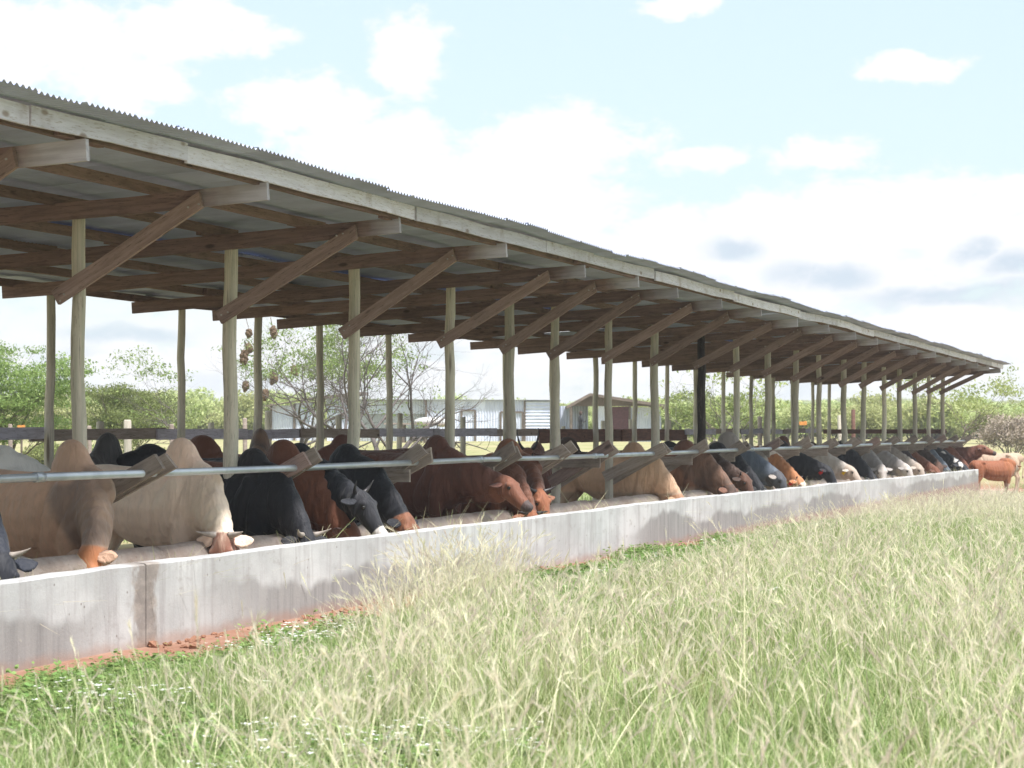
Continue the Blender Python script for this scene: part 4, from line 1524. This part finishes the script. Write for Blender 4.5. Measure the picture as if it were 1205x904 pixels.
# taller narrow shack next to it
r = empty('tin_shack', PZ(398, 505, 146))
r.location.z = GB
tag(r, 'taller narrow corrugated iron shack, second of the tin buildings', 'shack')
front(r, 385, 412, 146, GB, hgt(482, 146), M['wall_tin'])
front(r, 384, 413, 145.9, hgt(483, 146), hgt(465, 146), M['wall_tin'], off=.06)
shack_sides(r, 385, 412, 146, 4.0, hgt(468, 146), M['dull_tin'])
a, b = PZ(380, 466, 145.4), PZ(428, 461, 145.4)
slab(r, 'roof', [a, b, b + UB * 5.0, a + UB * 5.0], .16, M['rusty_tin'])
# long row
r = empty('tin_building', PZ(560, 505, 143))
r.location.z = GB
tag(r, 'long corrugated iron building with flat top and framed door outlines', 'building')
Z = 143
front(r, 424, 501, Z + .5, GB, hgt(486, Z), M['dull_tin'])
front(r, 424, 501, Z + .4, hgt(487, Z), hgt(471, Z), M['wall_tin'], off=.05)
front(r, 502, 617, Z, GB, hgt(471, Z), M['wall_tin'])
front(r, 618, 656, Z, hgt(504, Z), hgt(471.5, Z), M['wall_tin'], horiz=True)
front(r, 618, 656, Z, GB, hgt(505, Z), M['wall_tin'], off=-.03)
front(r, 657, 692, Z + .3, GB, hgt(478, Z), M['wall_tin'])
shack_sides(r, 424, 692, Z + .6, 6.0, hgt(480, Z), M['dull_tin'])
a, b = PZ(420, 469.5, Z - .25), PZ(660, 470.5, Z - .25)
slab(r, 'roof', [a, b, b + UB * 7.0 - Vector((0, 0, .1)), a + UB * 7.0 - Vector((0, 0, .1))], .03, M['dull_tin'])
for (xa, xb, yt) in ((543, 559, 483), (589, 615, 485)):
    for xx in (xa, xb):
        p = PZ(xx, yt, Z - .06)
        beam('door_frame', (p.x, p.y, GB), p, .10, .10, M['bark'], r)
    beam('door_frame', PZ(xa, yt, Z - .06), PZ(xb, yt, Z - .06), .10, .10, M['bark'], r)
for xx in (501.5, 617.5, 656.5):
    p = PZ(xx, 471, Z - .05)
    beam('wall_batten', (p.x, p.y, GB), p, .10, .10, M['bark'], r)
# gabled hut
Z = 139
r = empty('hut', PZ(735, 505, Z))
r.location.z = GB
tag(r, 'whitewashed hut with brown gabled roof and maroon door', 'hut')
front(r, 704, 719, Z, GB, hgt(473, Z), M['wall_tin'])
mbx = MB()
front(r, 741, 778, Z, GB, hgt(479, Z), M['wall_tin'])
shack_sides(r, 704, 778, Z + .1, 4.8, hgt(480, Z), M['dull_tin'])
p, q = PZ(719.5, 505, Z), PZ(740.5, 505, Z)
beam('door', Vector((p.x, p.y, (GB + hgt(479, Z)) / 2)) + UX * .0, Vector((q.x, q.y, (GB + hgt(479, Z)) / 2)), .06, hgt(479, Z) - GB, M['maroon'], r)
for xx in (719, 741):
    p = PZ(xx, 476, Z - .05)
    beam('door_frame', (p.x, p.y, GB), p, .11, .11, M['bark'], r)
for k in range(6):       # roof sheets, both slopes; the ridge runs away from the camera
    o_ = UB * (-1.2 + k * 1.2)
    ap, le, ri = PZ(694, 463, Z), PZ(667, 478, Z), PZ(792, 478, Z)
    for (e0, e1) in ((le, ap), (ap, ri)):
        v = [e0 + o_, e1 + o_, e1 + o_ + UB * 1.24, e0 + o_ + UB * 1.24]
        slab(r, 'roof_sheet', [x_ + Vector((0, 0, .006 * (k % 2))) for x_ in v], .16, M['rusty_tin'])
v = [PZ(672, 478, Z - .1), PZ(786, 478, Z - .1), PZ(694, 464.5, Z - .1)]
v += [q_ + UB * .06 for q_ in v]
obj('gable', mesh_of('gable', v, [(0, 1, 2), (5, 4, 3), (0, 3, 4, 1), (1, 4, 5, 2), (2, 5, 3, 0)], M['rusty_tin']), r, matrix=Matrix.Identity(4))
for xx in (672, 786):
    p = PZ(xx, 478, Z - 1.1)
    beam('porch_pole', (p.x, p.y, GB), p - Vector((0, 0, .05)), .13, .13, M['bark'], r)

# low timber stand with pale sacks in front of the long building
Z = 130
r = empty('timber_stand', PZ(495, 505, Z))
r.location.z = GB
tag(r, 'low rough timber stand with plank top in front of the long tin building', 'stand')
for xx in (456, 474, 500, 528):
    p = PZ(xx, 499, Z)
    beam('leg', (p.x, p.y, GB), p, .16, .16, M['bark'], r)
    p2 = p + UB * 1.8
    beam('leg', (p2.x, p2.y, GB), p2, .16, .16, M['bark'], r)
for k in range(4):
    beam('plank', PZ(452, 498.5, Z) + UB * (k * .55), PZ(532, 499.5, Z) + UB * (k * .55), .5, .08, M['grey_plank'], r, seg=2)
for (px, py, wd, lab) in ((505, 496, .9, 'larger pale sack lying on the timber stand'), (520, 497.5, .5, 'small pale sack at the end of the timber stand')):
    mb = MB()
    mb.add(*ellipsoid((0, 0, 0), (wd, .4, .24)))
    mb.add(*ellipsoid((wd * .6, 0, .02), (wd * .5, .3, .2)))
    me = remeshed('sack', mb, .06, 3)
    me.materials.append(M['white_paint'])
    p = PZ(px, py, Z) + UB * .8
    o = obj('sack', me, None, loc=p, rot=(0, 0, THETA + .2))
    tag(o, lab, 'sack', 'pale sacks on the stand')

# person standing by the shack wall
mb = MB()
V = Vector
X, Y, Zv = V((1, 0, 0)), V((0, 1, 0)), V((0, 0, 1))
mb.add(*ring_loft([(V((0, 0, z)), X, Y, hw, hh) for (z, hw, hh) in ((.80, .14, .10), (.92, .165, .115), (1.05, .145, .10), (1.25, .175, .115), (1.38, .19, .11), (1.46, .12, .08), (1.50, .06, .06), (1.58, .052, .055))], 14, 0))
mb.add(*ellipsoid((0, .015, 1.67), (.075, .095, .115)))
mb.add(*ellipsoid((0, .105, 1.655), (.018, .025, .02)))
for s in (-1, 1):
    mb.add(*tube([(s * .09, 0, .86), (s * .095, .01, .48), (s * .10, -.01, .10), (s * .10, -.01, .02)], [.085, .062, .042, .045], 10))
    mb.add(*tube([(s * .10, -.06, .03), (s * .11, .16, .03)], [.04, .04], 8))
    if s < 0:
        mb.add(*tube([(s * .17, 0, 1.38), (s * .24, .02, 1.12), (s * .22, .10, .88), (s * .22, .12, .80)], [.052, .042, .032, .03], 9))
    else:
        mb.add(*tube([(s * .17, 0, 1.38), (s * .25, .04, 1.14), (s * .13, .24, 1.18), (s * .08, .27, 1.22)], [.052, .042, .032, .03], 9))
me = remeshed('person', mb, .02, 3)
me.materials.append(M['earth_dark'])
p = PZ(683, 505, 136)
o = obj('person', me, None, loc=(p.x, p.y, GB), rot=(0, 0, THETA - 1.2))
tag(o, 'person in dark clothes standing by the tin wall, one arm bent', 'person')
hd = mesh_of('head_skin', *ellipsoid((0, .02, 1.665), (.08, .1, .12)), M['skin_dark'], True)
obj('head_skin', hd, o)

# orange boards and pale marker posts on the plain behind
for (px, py, Zd, lab) in ((25, 502.5, 40, 'small orange board with notched top beyond the fence near the left acacia'), (945, 498, 84, 'small orange board out on the green plain behind the middle posts')):
    rt = empty('marker_board', PZ(px, 505, Zd))
    rt.location.z = 0
    tag(rt, lab, 'marker', 'orange marker boards')
    wd = 9.0 / F_PX * Zd / 2
    p = PZ(px, py, Zd)
    v = []
    for yy in (-.01, .01):
        for (a, b) in ((-1, -.7), (1, -.7), (1, .7), (.35, .7), (.1, .45), (-.2, .6), (-1, .55)):
            v.append(p + UX * (a * wd) + UB * yy + Vector((0, 0, b * wd * .75)))
    n = 7
    f = [tuple(range(n)), tuple(range(2 * n - 1, n - 1, -1))] + [(k, k + n, (k + 1) % n + n, (k + 1) % n) for k in range(n)]
    obj('board', mesh_of('board', v, f, M['orange']), rt, matrix=Matrix.Identity(4))
    beam('stake', (p.x, p.y, 0), p + UB * .03, .03, .03, M['bark'], rt)
for (px, yt, Zd, lab) in ((12, 499, 36, 'short pale fence stub right at the left edge'), (105, 501, 37, 'short pale fence stub next to the first front post'), (150, 494, 34, 'thick pale green stub post with flat cap'),
                          (202, 499, 38, 'thin grey fence stub left of the second back post'), (288, 492, 40, 'grey stub post beside the small tin shack'), (894, 490, 70, 'grey stub post behind the middle of the shed'),
                          (1004, 482, 88, 'tall reddish brown stub post behind the far posts'), (988, 489, 84, 'pale wooden stub post near the reddish one')):
    p = PZ(px, yt, Zd)
    wpx = {150: 9.5, 1004: 5}.get(px, 5.5)
    rr_ = wpx / F_PX * Zd / 2
    v, f = tube([(0, 0, -.1), (.01, 0, p.z * .5), (0, 0, p.z - .02), (0, 0, p.z)], [rr_, rr_ * .97, rr_ * .96, rr_ * .7], 10)
    mm = M['red_plank'] if px == 1004 else (M['pole'] if px in (150, 988) else M['grey_plank'])
    o = obj('fence_stub', mesh_of('fence_stub', v, f, mm, True), None, loc=(p.x, p.y, 0))
    tag(o, lab, 'post', 'stub posts behind the shed')


# ---------------------------------------------------------------- scatter helper (geometry nodes: stuff nobody could count)
def scatter(name, pts, rotz, tilt, scl, idx, sources, label, cat):
    me = bpy.data.meshes.new(name)
    n = len(pts)
    me.vertices.add(n)
    me.vertices.foreach_set('co', np.asarray(pts, dtype=np.float32).ravel())
    rot = np.zeros((n, 3), dtype=np.float32)
    rot[:, 0], rot[:, 1], rot[:, 2] = tilt[:, 0], tilt[:, 1], rotz
    me.attributes.new('rot', 'FLOAT_VECTOR', 'POINT').data.foreach_set('vector', rot.ravel())
    me.attributes.new('scl', 'FLOAT', 'POINT').data.foreach_set('value', np.asarray(scl, dtype=np.float32))
    me.attributes.new('idx', 'INT', 'POINT').data.foreach_set('value', np.asarray(idx, dtype=np.int32))
    me.update()
    src = bpy.data.collections.new(name + '_kinds')
    for s in sources:
        src.objects.link(s)
    gt = bpy.data.node_groups.new(name + '_scatter', 'GeometryNodeTree')
    gt.interface.new_socket('Geometry', in_out='INPUT', socket_type='NodeSocketGeometry')
    gt.interface.new_socket('Geometry', in_out='OUTPUT', socket_type='NodeSocketGeometry')
    gi, go = gt.nodes.new('NodeGroupInput'), gt.nodes.new('NodeGroupOutput')
    ci = gt.nodes.new('GeometryNodeCollectionInfo')
    ci.inputs['Collection'].default_value = src
    ci.inputs['Separate Children'].default_value = True
    ci.inputs['Reset Children'].default_value = True
    ip = gt.nodes.new('GeometryNodeInstanceOnPoints')
    ip.inputs['Pick Instance'].default_value = True

    def attr(nm, dt):
        a = gt.nodes.new('GeometryNodeInputNamedAttribute')
        a.data_type = dt
        a.inputs['Name'].default_value = nm
        return a.outputs['Attribute']
    L = gt.links.new
    L(gi.outputs[0], ip.inputs['Points'])
    L(ci.outputs[0], ip.inputs['Instance'])
    L(attr('idx', 'INT'), ip.inputs['Instance Index'])
    L(attr('rot', 'FLOAT_VECTOR'), ip.inputs['Rotation'])
    L(attr('scl', 'FLOAT'), ip.inputs['Scale'])
    L(ip.outputs[0], go.inputs[0])
    o = obj(name, me)
    md = o.modifiers.new('scatter', 'NODES')
    md.node_group = gt
    tag(o, label, cat, kind='stuff')
    return o


def source(name, me):
    return bpy.data.objects.new(name, me)


# ---------------------------------------------------------------- thorn thicket out to the skyline
bsrc = []
for k in range(6):
    rs = np.random.default_rng(100 + k)
    mb, tips = branches((0, 0, -.1), 5, .75 + .12 * (k % 3), .8, 2, rs, .05)
    fl = .42 if k % 2 else .65
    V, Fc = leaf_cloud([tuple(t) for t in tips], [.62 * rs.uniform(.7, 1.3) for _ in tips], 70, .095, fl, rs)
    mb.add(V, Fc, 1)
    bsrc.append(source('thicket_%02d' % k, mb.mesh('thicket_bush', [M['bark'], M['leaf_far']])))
n = 15000
rr = np.sqrt(rng.random(n)) * (1180 - 165) + 165
rr = np.where(rng.random(n) < .5, 165 + rng.random(n) ** 1.3 * 500, rr)
az_ = -THETA + rng.uniform(-.42, .42, n)
px_, py_ = rr * np.sin(az_), rr * np.cos(az_)
pz_ = ground_z(px_, py_)
dens = .5 + .5 * np.sin(px_ * .021 + 1.3) * np.cos(py_ * .017)
keep = rng.random(n) < .35 + .65 * dens
keep &= ~((rr < 150) & (np.abs(az_ + THETA - .16) < .05))
pts = np.stack([px_, py_, pz_], 1)[keep]
k = len(pts)
scl = rng.uniform(.75, 1.5, k) * (1 + .25 * (rr[keep] > 500))
scatter('thorn_thicket', pts, rng.uniform(0, 6.28, k), rng.normal(0, .05, (k, 2)), scl, rng.integers(0, 6, k), bsrc, 'pale green thorn bush thicket covering the plain to the skyline', 'thicket')
HAZE = .00055

# ---------------------------------------------------------------- meadow in front of the trough
M['blade'] = leaf_mat('green grass blade', (.14, .225, .06), (.34, .42, .16), .35, hue=.25)
M['blade_pale'] = leaf_mat('pale grass blade', (.36, .43, .18), (.58, .62, .36), .35, hue=.2)
M['stem'] = leaf_mat('straw stem', (.62, .60, .38), (.76, .71, .50), .3, hue=.2)
M['seed'] = leaf_mat('feathery seed head', (.80, .73, .56), (.90, .84, .70), .5, hue=.15)
M['seed_pink'] = leaf_mat('pinkish seed head', (.62, .52, .44), (.76, .66, .58), .5, hue=.15)
M['herb'] = leaf_mat('herb leaf', (.15, .25, .065), (.29, .39, .14), .35, hue=.25)
M['petal'] = leaf_mat('white petal', (.80, .80, .78), (.86, .86, .84), .3, hue=.05)
GM = [M['blade'], M['blade_pale'], M['stem'], M['seed'], M['seed_pink'], M['herb'], M['petal']]


def blade(mb, base, az, h, lean, wd, mat, seg=3, droop=.4):
    ca, sa = math.cos(az), math.sin(az)
    v = []
    for k in range(seg + 1):
        t = k / seg
        out_ = lean * h * (t + droop * t * t)
        z = h * (t - .28 * lean * t * t)
        w_ = wd * (1 - t ** 1.6) + .0006
        p = (base[0] + ca * out_, base[1] + sa * out_, base[2] + z)
        v.append((p[0] - sa * w_, p[1] + ca * w_, p[2]))
        v.append((p[0] + sa * w_, p[1] - ca * w_, p[2]))
    f = [(2 * k, 2 * k + 1, 2 * k + 3, 2 * k + 2) for k in range(seg)]
    mb.add(v, f, mat)
    return Vector(((v[-1][0] + v[-2][0]) / 2, (v[-1][1] + v[-2][1]) / 2, (v[-1][2] + v[-2][2]) / 2)), Vector((ca, sa, 0))


def seed_head(mb, tip, dirv, L, rs, mat):
    """loose drooping plume of hair-fine bristles"""
    d = (Vector(dirv) * rs.uniform(.1, .8) + Vector((0, 0, rs.uniform(.35, 1.2)))).normalized()
    n = 9
    for k in range(n):
        t = k / n
        p = tip + d * (L * t) + Vector((0, 0, -.35 * L * t * t))
        for q in range(2):
            b = (d + Vector(rs.normal(size=3)) * .17).normalized()
            sdv = b.cross(Vector(rs.normal(size=3))).normalized() * (.0012 + .0012 * math.sin(math.pi * t))
            e = p + b * (L * .30)
            mb.add([p - sdv, p + sdv, e], [(0, 1, 2)], mat)


gsrc = []
# 0-3 green tufts, 4-8 tall pale grass with plumes, 9-11 low herbs, 12-13 white flowered herbs, 14-15 short pale turf
for k in range(4):
    rs = np.random.default_rng(200 + k)
    mb = MB()
    for q in range(46):
        blade(mb, (rs.normal() * .07, rs.normal() * .07, 0), rs.uniform(0, 6.28), rs.uniform(.16, .46), rs.uniform(.1, .7), rs.uniform(.002, .0042), 0 if rs.random() < .72 else 1)
    gsrc.append(source('tuft_%02d' % k, mb.mesh('green_tuft', GM)))
for k in range(5):
    rs = np.random.default_rng(220 + k)
    mb = MB()
    for q in range(16):
        blade(mb, (rs.normal() * .05, rs.normal() * .05, 0), rs.uniform(0, 6.28), rs.uniform(.2, .5), rs.uniform(.1, .6), rs.uniform(.002, .0036), 1 if rs.random() < .7 else 0)
    for q in range(11):
        tip, dv = blade(mb, (rs.normal() * .06, rs.normal() * .06, 0), rs.uniform(0, 6.28), rs.uniform(.45, .92), rs.uniform(.02, .26), rs.uniform(.0013, .0021), 2 if rs.random() < .8 else 1, 4, .7)
        seed_head(mb, tip, dv, rs.uniform(.10, .22), rs, 3 if rs.random() < .8 else 4)
    gsrc.append(source('tuft_%02d' % (4 + k), mb.mesh('tall_grass', GM)))


def herb(mb, rs, n, spread, hmax, flower):
    for q in range(n):
        b = (rs.normal() * spread, rs.normal() * spread, 0)
        h = rs.uniform(.3, 1.0) * hmax
        tip, dv = blade(mb, b, rs.uniform(0, 6.28), h, rs.uniform(.1, .6), .0018, 5, 2)
        for j in range(5):
            a = rs.uniform(0, 6.28)
            L, W = rs.uniform(.018, .045), rs.uniform(.009, .018)
            base = Vector(b).lerp(tip, rs.uniform(.3, 1))
            d = Vector((math.cos(a), math.sin(a), rs.uniform(-.2, .6))).normalized()
            s_ = d.cross(Vector((0, 0, 1))).normalized()
            mb.add([base, base + d * L * .5 + s_ * W, base + d * L, base + d * L * .5 - s_ * W], [(0, 1, 2, 3)], 5)
        if flower and rs.random() < .28:
            r_ = rs.uniform(.007, .014)
            c_ = tip + Vector((0, 0, .012))
            for j in range(5):
                a = j * 1.2566 + rs.random()
                d = Vector((math.cos(a), math.sin(a), .25))
                s_ = Vector((-math.sin(a), math.cos(a), 0))
                mb.add([c_, c_ + d * r_ + s_ * r_ * .6, c_ + d * r_ * 1.7, c_ + d * r_ - s_ * r_ * .6], [(0, 1, 2, 3)], 6)


for k in range(3):
    rs = np.random.default_rng(240 + k)
    mb = MB()
    herb(mb, rs, 34, .10, .15, False)
    gsrc.append(source('tuft_%02d' % (9 + k), mb.mesh('low_herb', GM)))
for k in range(2):
    rs = np.random.default_rng(250 + k)
    mb = MB()
    herb(mb, rs, 30, .10, .19, True)
    gsrc.append(source('tuft_%02d' % (12 + k), mb.mesh('flower_herb', GM)))
for k in range(2):
    rs = np.random.default_rng(260 + k)
    mb = MB()
    for q in range(60):
        blade(mb, (rs.normal() * .22, rs.normal() * .22, 0), rs.uniform(0, 6.28), rs.uniform(.08, .26), rs.uniform(.1, .8), rs.uniform(.003, .006), 1 if rs.random() < .6 else 0, 2)
    gsrc.append(source('tuft_%02d' % (14 + k), mb.mesh('short_turf', GM)))


for k in range(3):
    rs = np.random.default_rng(270 + k)
    mb = MB()
    for q in range(5):
        tip, dv = blade(mb, (rs.normal() * .12, rs.normal() * .12, 0), rs.uniform(0, 6.28), rs.uniform(.6, 1.0), rs.uniform(.05, .7), rs.uniform(.0016, .0026), 2, 6, .9)
        seed_head(mb, tip, dv, rs.uniform(.12, .24), rs, 3)
    for q in range(6):
        blade(mb, (rs.normal() * .12, rs.normal() * .12, 0), rs.uniform(0, 6.28), rs.uniform(.3, .6), rs.uniform(.3, 1.1), rs.uniform(.003, .006), 0 if rs.random() < .5 else 1, 5, .9)
    gsrc.append(source('tuft_%02d' % (16 + k), mb.mesh('long_stem', GM)))


def vnoise(x, y, s, seed):
    r_ = np.random.default_rng(seed)
    g_ = r_.random((64, 64))
    u, v_ = (x / s) % 64, (y / s) % 64
    i, j = u.astype(int), v_.astype(int)
    a, b = u - i, v_ - j
    a, b = a * a * (3 - 2 * a), b * b * (3 - 2 * b)
    i2, j2 = (i + 1) % 64, (j + 1) % 64
    return (g_[i, j] * (1 - a) + g_[i2, j] * a) * (1 - b) + (g_[i, j2] * (1 - a) + g_[i2, j2] * a) * b


def region(n, x0, x1, y0, y1):
    return rng.uniform(x0, x1, n), rng.uniform(y0, y1, n)


def emit(x, y, kinds, s0, s1, name, label, cat, tilt=.07, grow=None):
    n = len(x)
    gr = np.ones(n) if grow is None else grow
    pts = np.stack([x, y, ground_z(x, y)], 1)
    scatter(name, pts, rng.uniform(0, 6.28, n), rng.normal(0, tilt, (n, 2)), rng.uniform(s0, s1, n) * gr, rng.integers(0, len(kinds), n), [gsrc[q].copy() for q in kinds], label, cat)


def in_view(x, y, margin=3.0):
    """keep what the camera, or one a step to the side, could see"""
    Zc = -ST * x + CT * y
    lat = CT * x + ST * y
    return (Zc > 6.0) & (np.abs(lat) < Zc * .225 + margin)


WX = -D_WALL


def low_near_wall(x, y, full):
    """scale factor: the meadow is grazed and trodden low beside the wall; ranker growth stands in a few stretches"""
    d_ = x - WX
    u = np.arctan2(x, y)
    lush = np.maximum(sstep(-.365, -.345, u) * sstep(-.285, -.305, u), sstep(-.215, -.19, u) * .25)
    cap = np.interp(y, [28, 42, 58, 84], [.80, .58, .34, .30])
    return np.minimum(cap, .185 * d_ * (1 + .55 * lush)) / full


# tall pale grass
x, y = region(42000, WX + .5, 3.0, 6.0, 84.0)
dist = x - WX
lim = 1.5 + .9 * np.clip((22 - y) / 8.0, 0, 1) + .8 * np.exp(-((y - 31) / 6.0) ** 2)
clump = np.zeros(len(x))
for (cx, cz, cr) in ((470, 16.5, .8), (545, 18.5, 1.0), (590, 19.5, .8), (900, 32, 1.5), (1010, 40, 2.0)):
    c_ = PZ(cx, 505, cz)
    clump = np.maximum(clump, sstep(cr, cr * .3, np.hypot(x - c_.x, (y - c_.y) * .6)))
n1, n2 = vnoise(x, y, 1.5, 1), vnoise(x, y, .6, 2)
dens = sstep(lim - .5, lim + 1.1, dist + (n1 - .5) * 1.7) * (.25 + .9 * n2) * (.12 + 1.15 * sstep(.25, .75, vnoise(x, y, 2.2, 9)))
dens *= np.where(y > 24, np.clip(.42 + (y - 24) / 50, 0, 1.0), .42)
dens = np.maximum(dens, clump * .8)
keep = in_view(x, y) & (rng.random(len(x)) < dens) & (dist > 1.1)
grow = low_near_wall(x, y, .85) * (1 + .35 * clump)
emit(x[keep], y[keep], range(4, 9), .55, 1.0, 'tall_grass', 'tall pale seeding grass in front of the trough', 'grass', .08, grow[keep])
print('tall', keep.sum())
# single long stems leaning about
x, y = region(9000, WX + 1.6, 3.0, 6.0, 60.0)
n1 = vnoise(x, y, .9, 12)
keep = in_view(x, y) & (rng.random(len(x)) < .10 + .5 * sstep(.45, .8, n1)) & ((x - WX) > 1.5 + 1.2 * np.clip((22 - y) / 8.0, 0, 1))
emit(x[keep], y[keep], [16, 17, 18], .6, 1.15, 'long_stems', 'long single straw stems leaning out of the meadow', 'grass', .16, low_near_wall(x, y, .9)[keep])
print('long', keep.sum())
# green grass
x, y = region(80000, WX + .45, 3.0, 6.0, 84.0)
dist = x - WX
n1, n2 = vnoise(x, y, 1.1, 3), vnoise(x, y, .5, 4)
lim0 = 1.5 + .9 * np.clip((22 - y) / 8.0, 0, 1) + .8 * np.exp(-((y - 31) / 6.0) ** 2)
dens = sstep(.85, 1.7, dist + (n1 - .5) * 1.1) * (.25 + .8 * n2) * (.18 + .9 * sstep(.2, .5, vnoise(x, y, 1.7, 15)))
keep = in_view(x, y) & (rng.random(len(x)) < dens)
emit(x[keep], y[keep], range(0, 4), .5, .95, 'green_grass', 'green grass growing under the tall pale grass', 'grass', .07, (np.minimum(.95, low_near_wall(x, y, .46)))[keep])
print('green', keep.sum())
# low herbs on the open side by the wall
x, y = region(26000, WX + .35, WX + 5.0, 6.0, 45.0)
dist = x - WX
lim = 1.7 + 1.0 * np.clip((22 - y) / 8.0, 0, 1)
n1, n2 = vnoise(x, y, .9, 5), vnoise(x, y, .45, 6)
dens = sstep(.6, 1.15, dist + (n1 - .5) * .9) * sstep(lim + .9, lim - .3, dist) * sstep(.22, .5, n1) * (.4 + .7 * n2)
keep = in_view(x, y) & (rng.random(len(x)) < dens)
emit(x[keep], y[keep], [9, 10, 11], .7, 1.3, 'low_herbs', 'low leafy green weeds beside the red earth strip', 'weeds')
print('herb', keep.sum())
x, y = region(9000, WX + .7, WX + 4.5, 6.0, 40.0)
dist = x - WX
n1 = vnoise(x, y, .8, 7)
dens = sstep(.9, 1.5, dist) * sstep(.58, .85, n1) * .6 * np.where(y < 20, 1.0, .35)
keep = in_view(x, y) & (rng.random(len(x)) < dens)
emit(x[keep], y[keep], [12, 13], .8, 1.3, 'white_flowers', 'tiny white flowers scattered in the weeds', 'flowers')
print('flower', keep.sum())
# short turf on the plain behind and past the shed
x, y = region(26000, -75, 4, 30, 170)
n1 = vnoise(x, y, 3.0, 8)
keep = in_view(x, y, 5) & ((x < -13.6) | (y > 82)) & (np.hypot(x, y) < 84) & (rng.random(len(x)) < .25 + .75 * n1)
emit(x[keep], y[keep], [14, 15], 1.0, 2.2, 'plain_turf', 'pale green turf on the plain behind the shed', 'grass')
print('turf', keep.sum())

# ---------------------------------------------------------------- fodder in the trough, stones and clods on the red strip
fs = []
for k in range(2):
    rs = np.random.default_rng(300 + k)
    mb = MB()
    for q in range(40):
        blade(mb, (rs.normal() * .10, rs.normal() * .08, 0), rs.uniform(0, 6.28), rs.uniform(.08, .36), rs.uniform(.2, 1.4), rs.uniform(.002, .004), 2 if rs.random() < .6 else 1, 3, .9)
    fs.append(source('fodder_%02d' % k, mb.mesh('fodder', GM)))
x, y = region(420, -8.48, -7.95, T0 + .3, T1 - .3)
n = len(x)
scatter('dry_fodder', np.stack([x, y, .29 - .19 * sst(26, 76, y)], 1), rng.uniform(0, 6.28, n), rng.normal(0, .2, (n, 2)), rng.uniform(.6, 1.1, n), rng.integers(0, 2, n), fs, 'dry straw fodder lying in the trough', 'fodder')
ss = []
M['clod'] = plain('red clod', (.34, .18, .12), .95, .1, 14)
for k in range(3):
    rs = np.random.default_rng(310 + k)
    v, f = ellipsoid((0, 0, .2), (1, .75, .55), None, 8, 6)
    ss.append(source('clod_%02d' % k, mesh_of('clod', [q * float(rs.uniform(.75, 1.15)) for q in v], f, M['clod'])))
x = WX + .03 + np.abs(rng.normal(0, .38, 1600))
y = rng.uniform(9, 78, 1600)
n = len(x)
scatter('red_clods', np.stack([x, y, ground_z(x, y)], 1), rng.uniform(0, 6.28, n), rng.normal(0, .3, (n, 2)), rng.uniform(.006, .03, n) * np.where(rng.random(n) < .06, 2.0, 1), rng.integers(0, 3, n), ss, 'red earth clods strewn along the foot of the trough wall', 'clods')

# ---------------------------------------------------------------- thin summer haze over the plain
mb = MB()
mb.box((-1300, -60, -1.6), (420, 1320, 16.5))
m = bpy.data.materials.new('haze')
m.use_nodes = True
m.node_tree.nodes.clear()
pv = m.node_tree.nodes.new('ShaderNodeVolumePrincipled')
pv.inputs['Color'].default_value = (.93, .96, 1.0, 1)
pv.inputs['Density'].default_value = HAZE
mo = m.node_tree.nodes.new('ShaderNodeOutputMaterial')
m.node_tree.links.new(pv.outputs[0], mo.inputs['Volume'])
hz_ = obj('haze', mb.mesh('haze', m))
tag(hz_, 'thin pale haze over the plain', 'haze', kind='stuff')
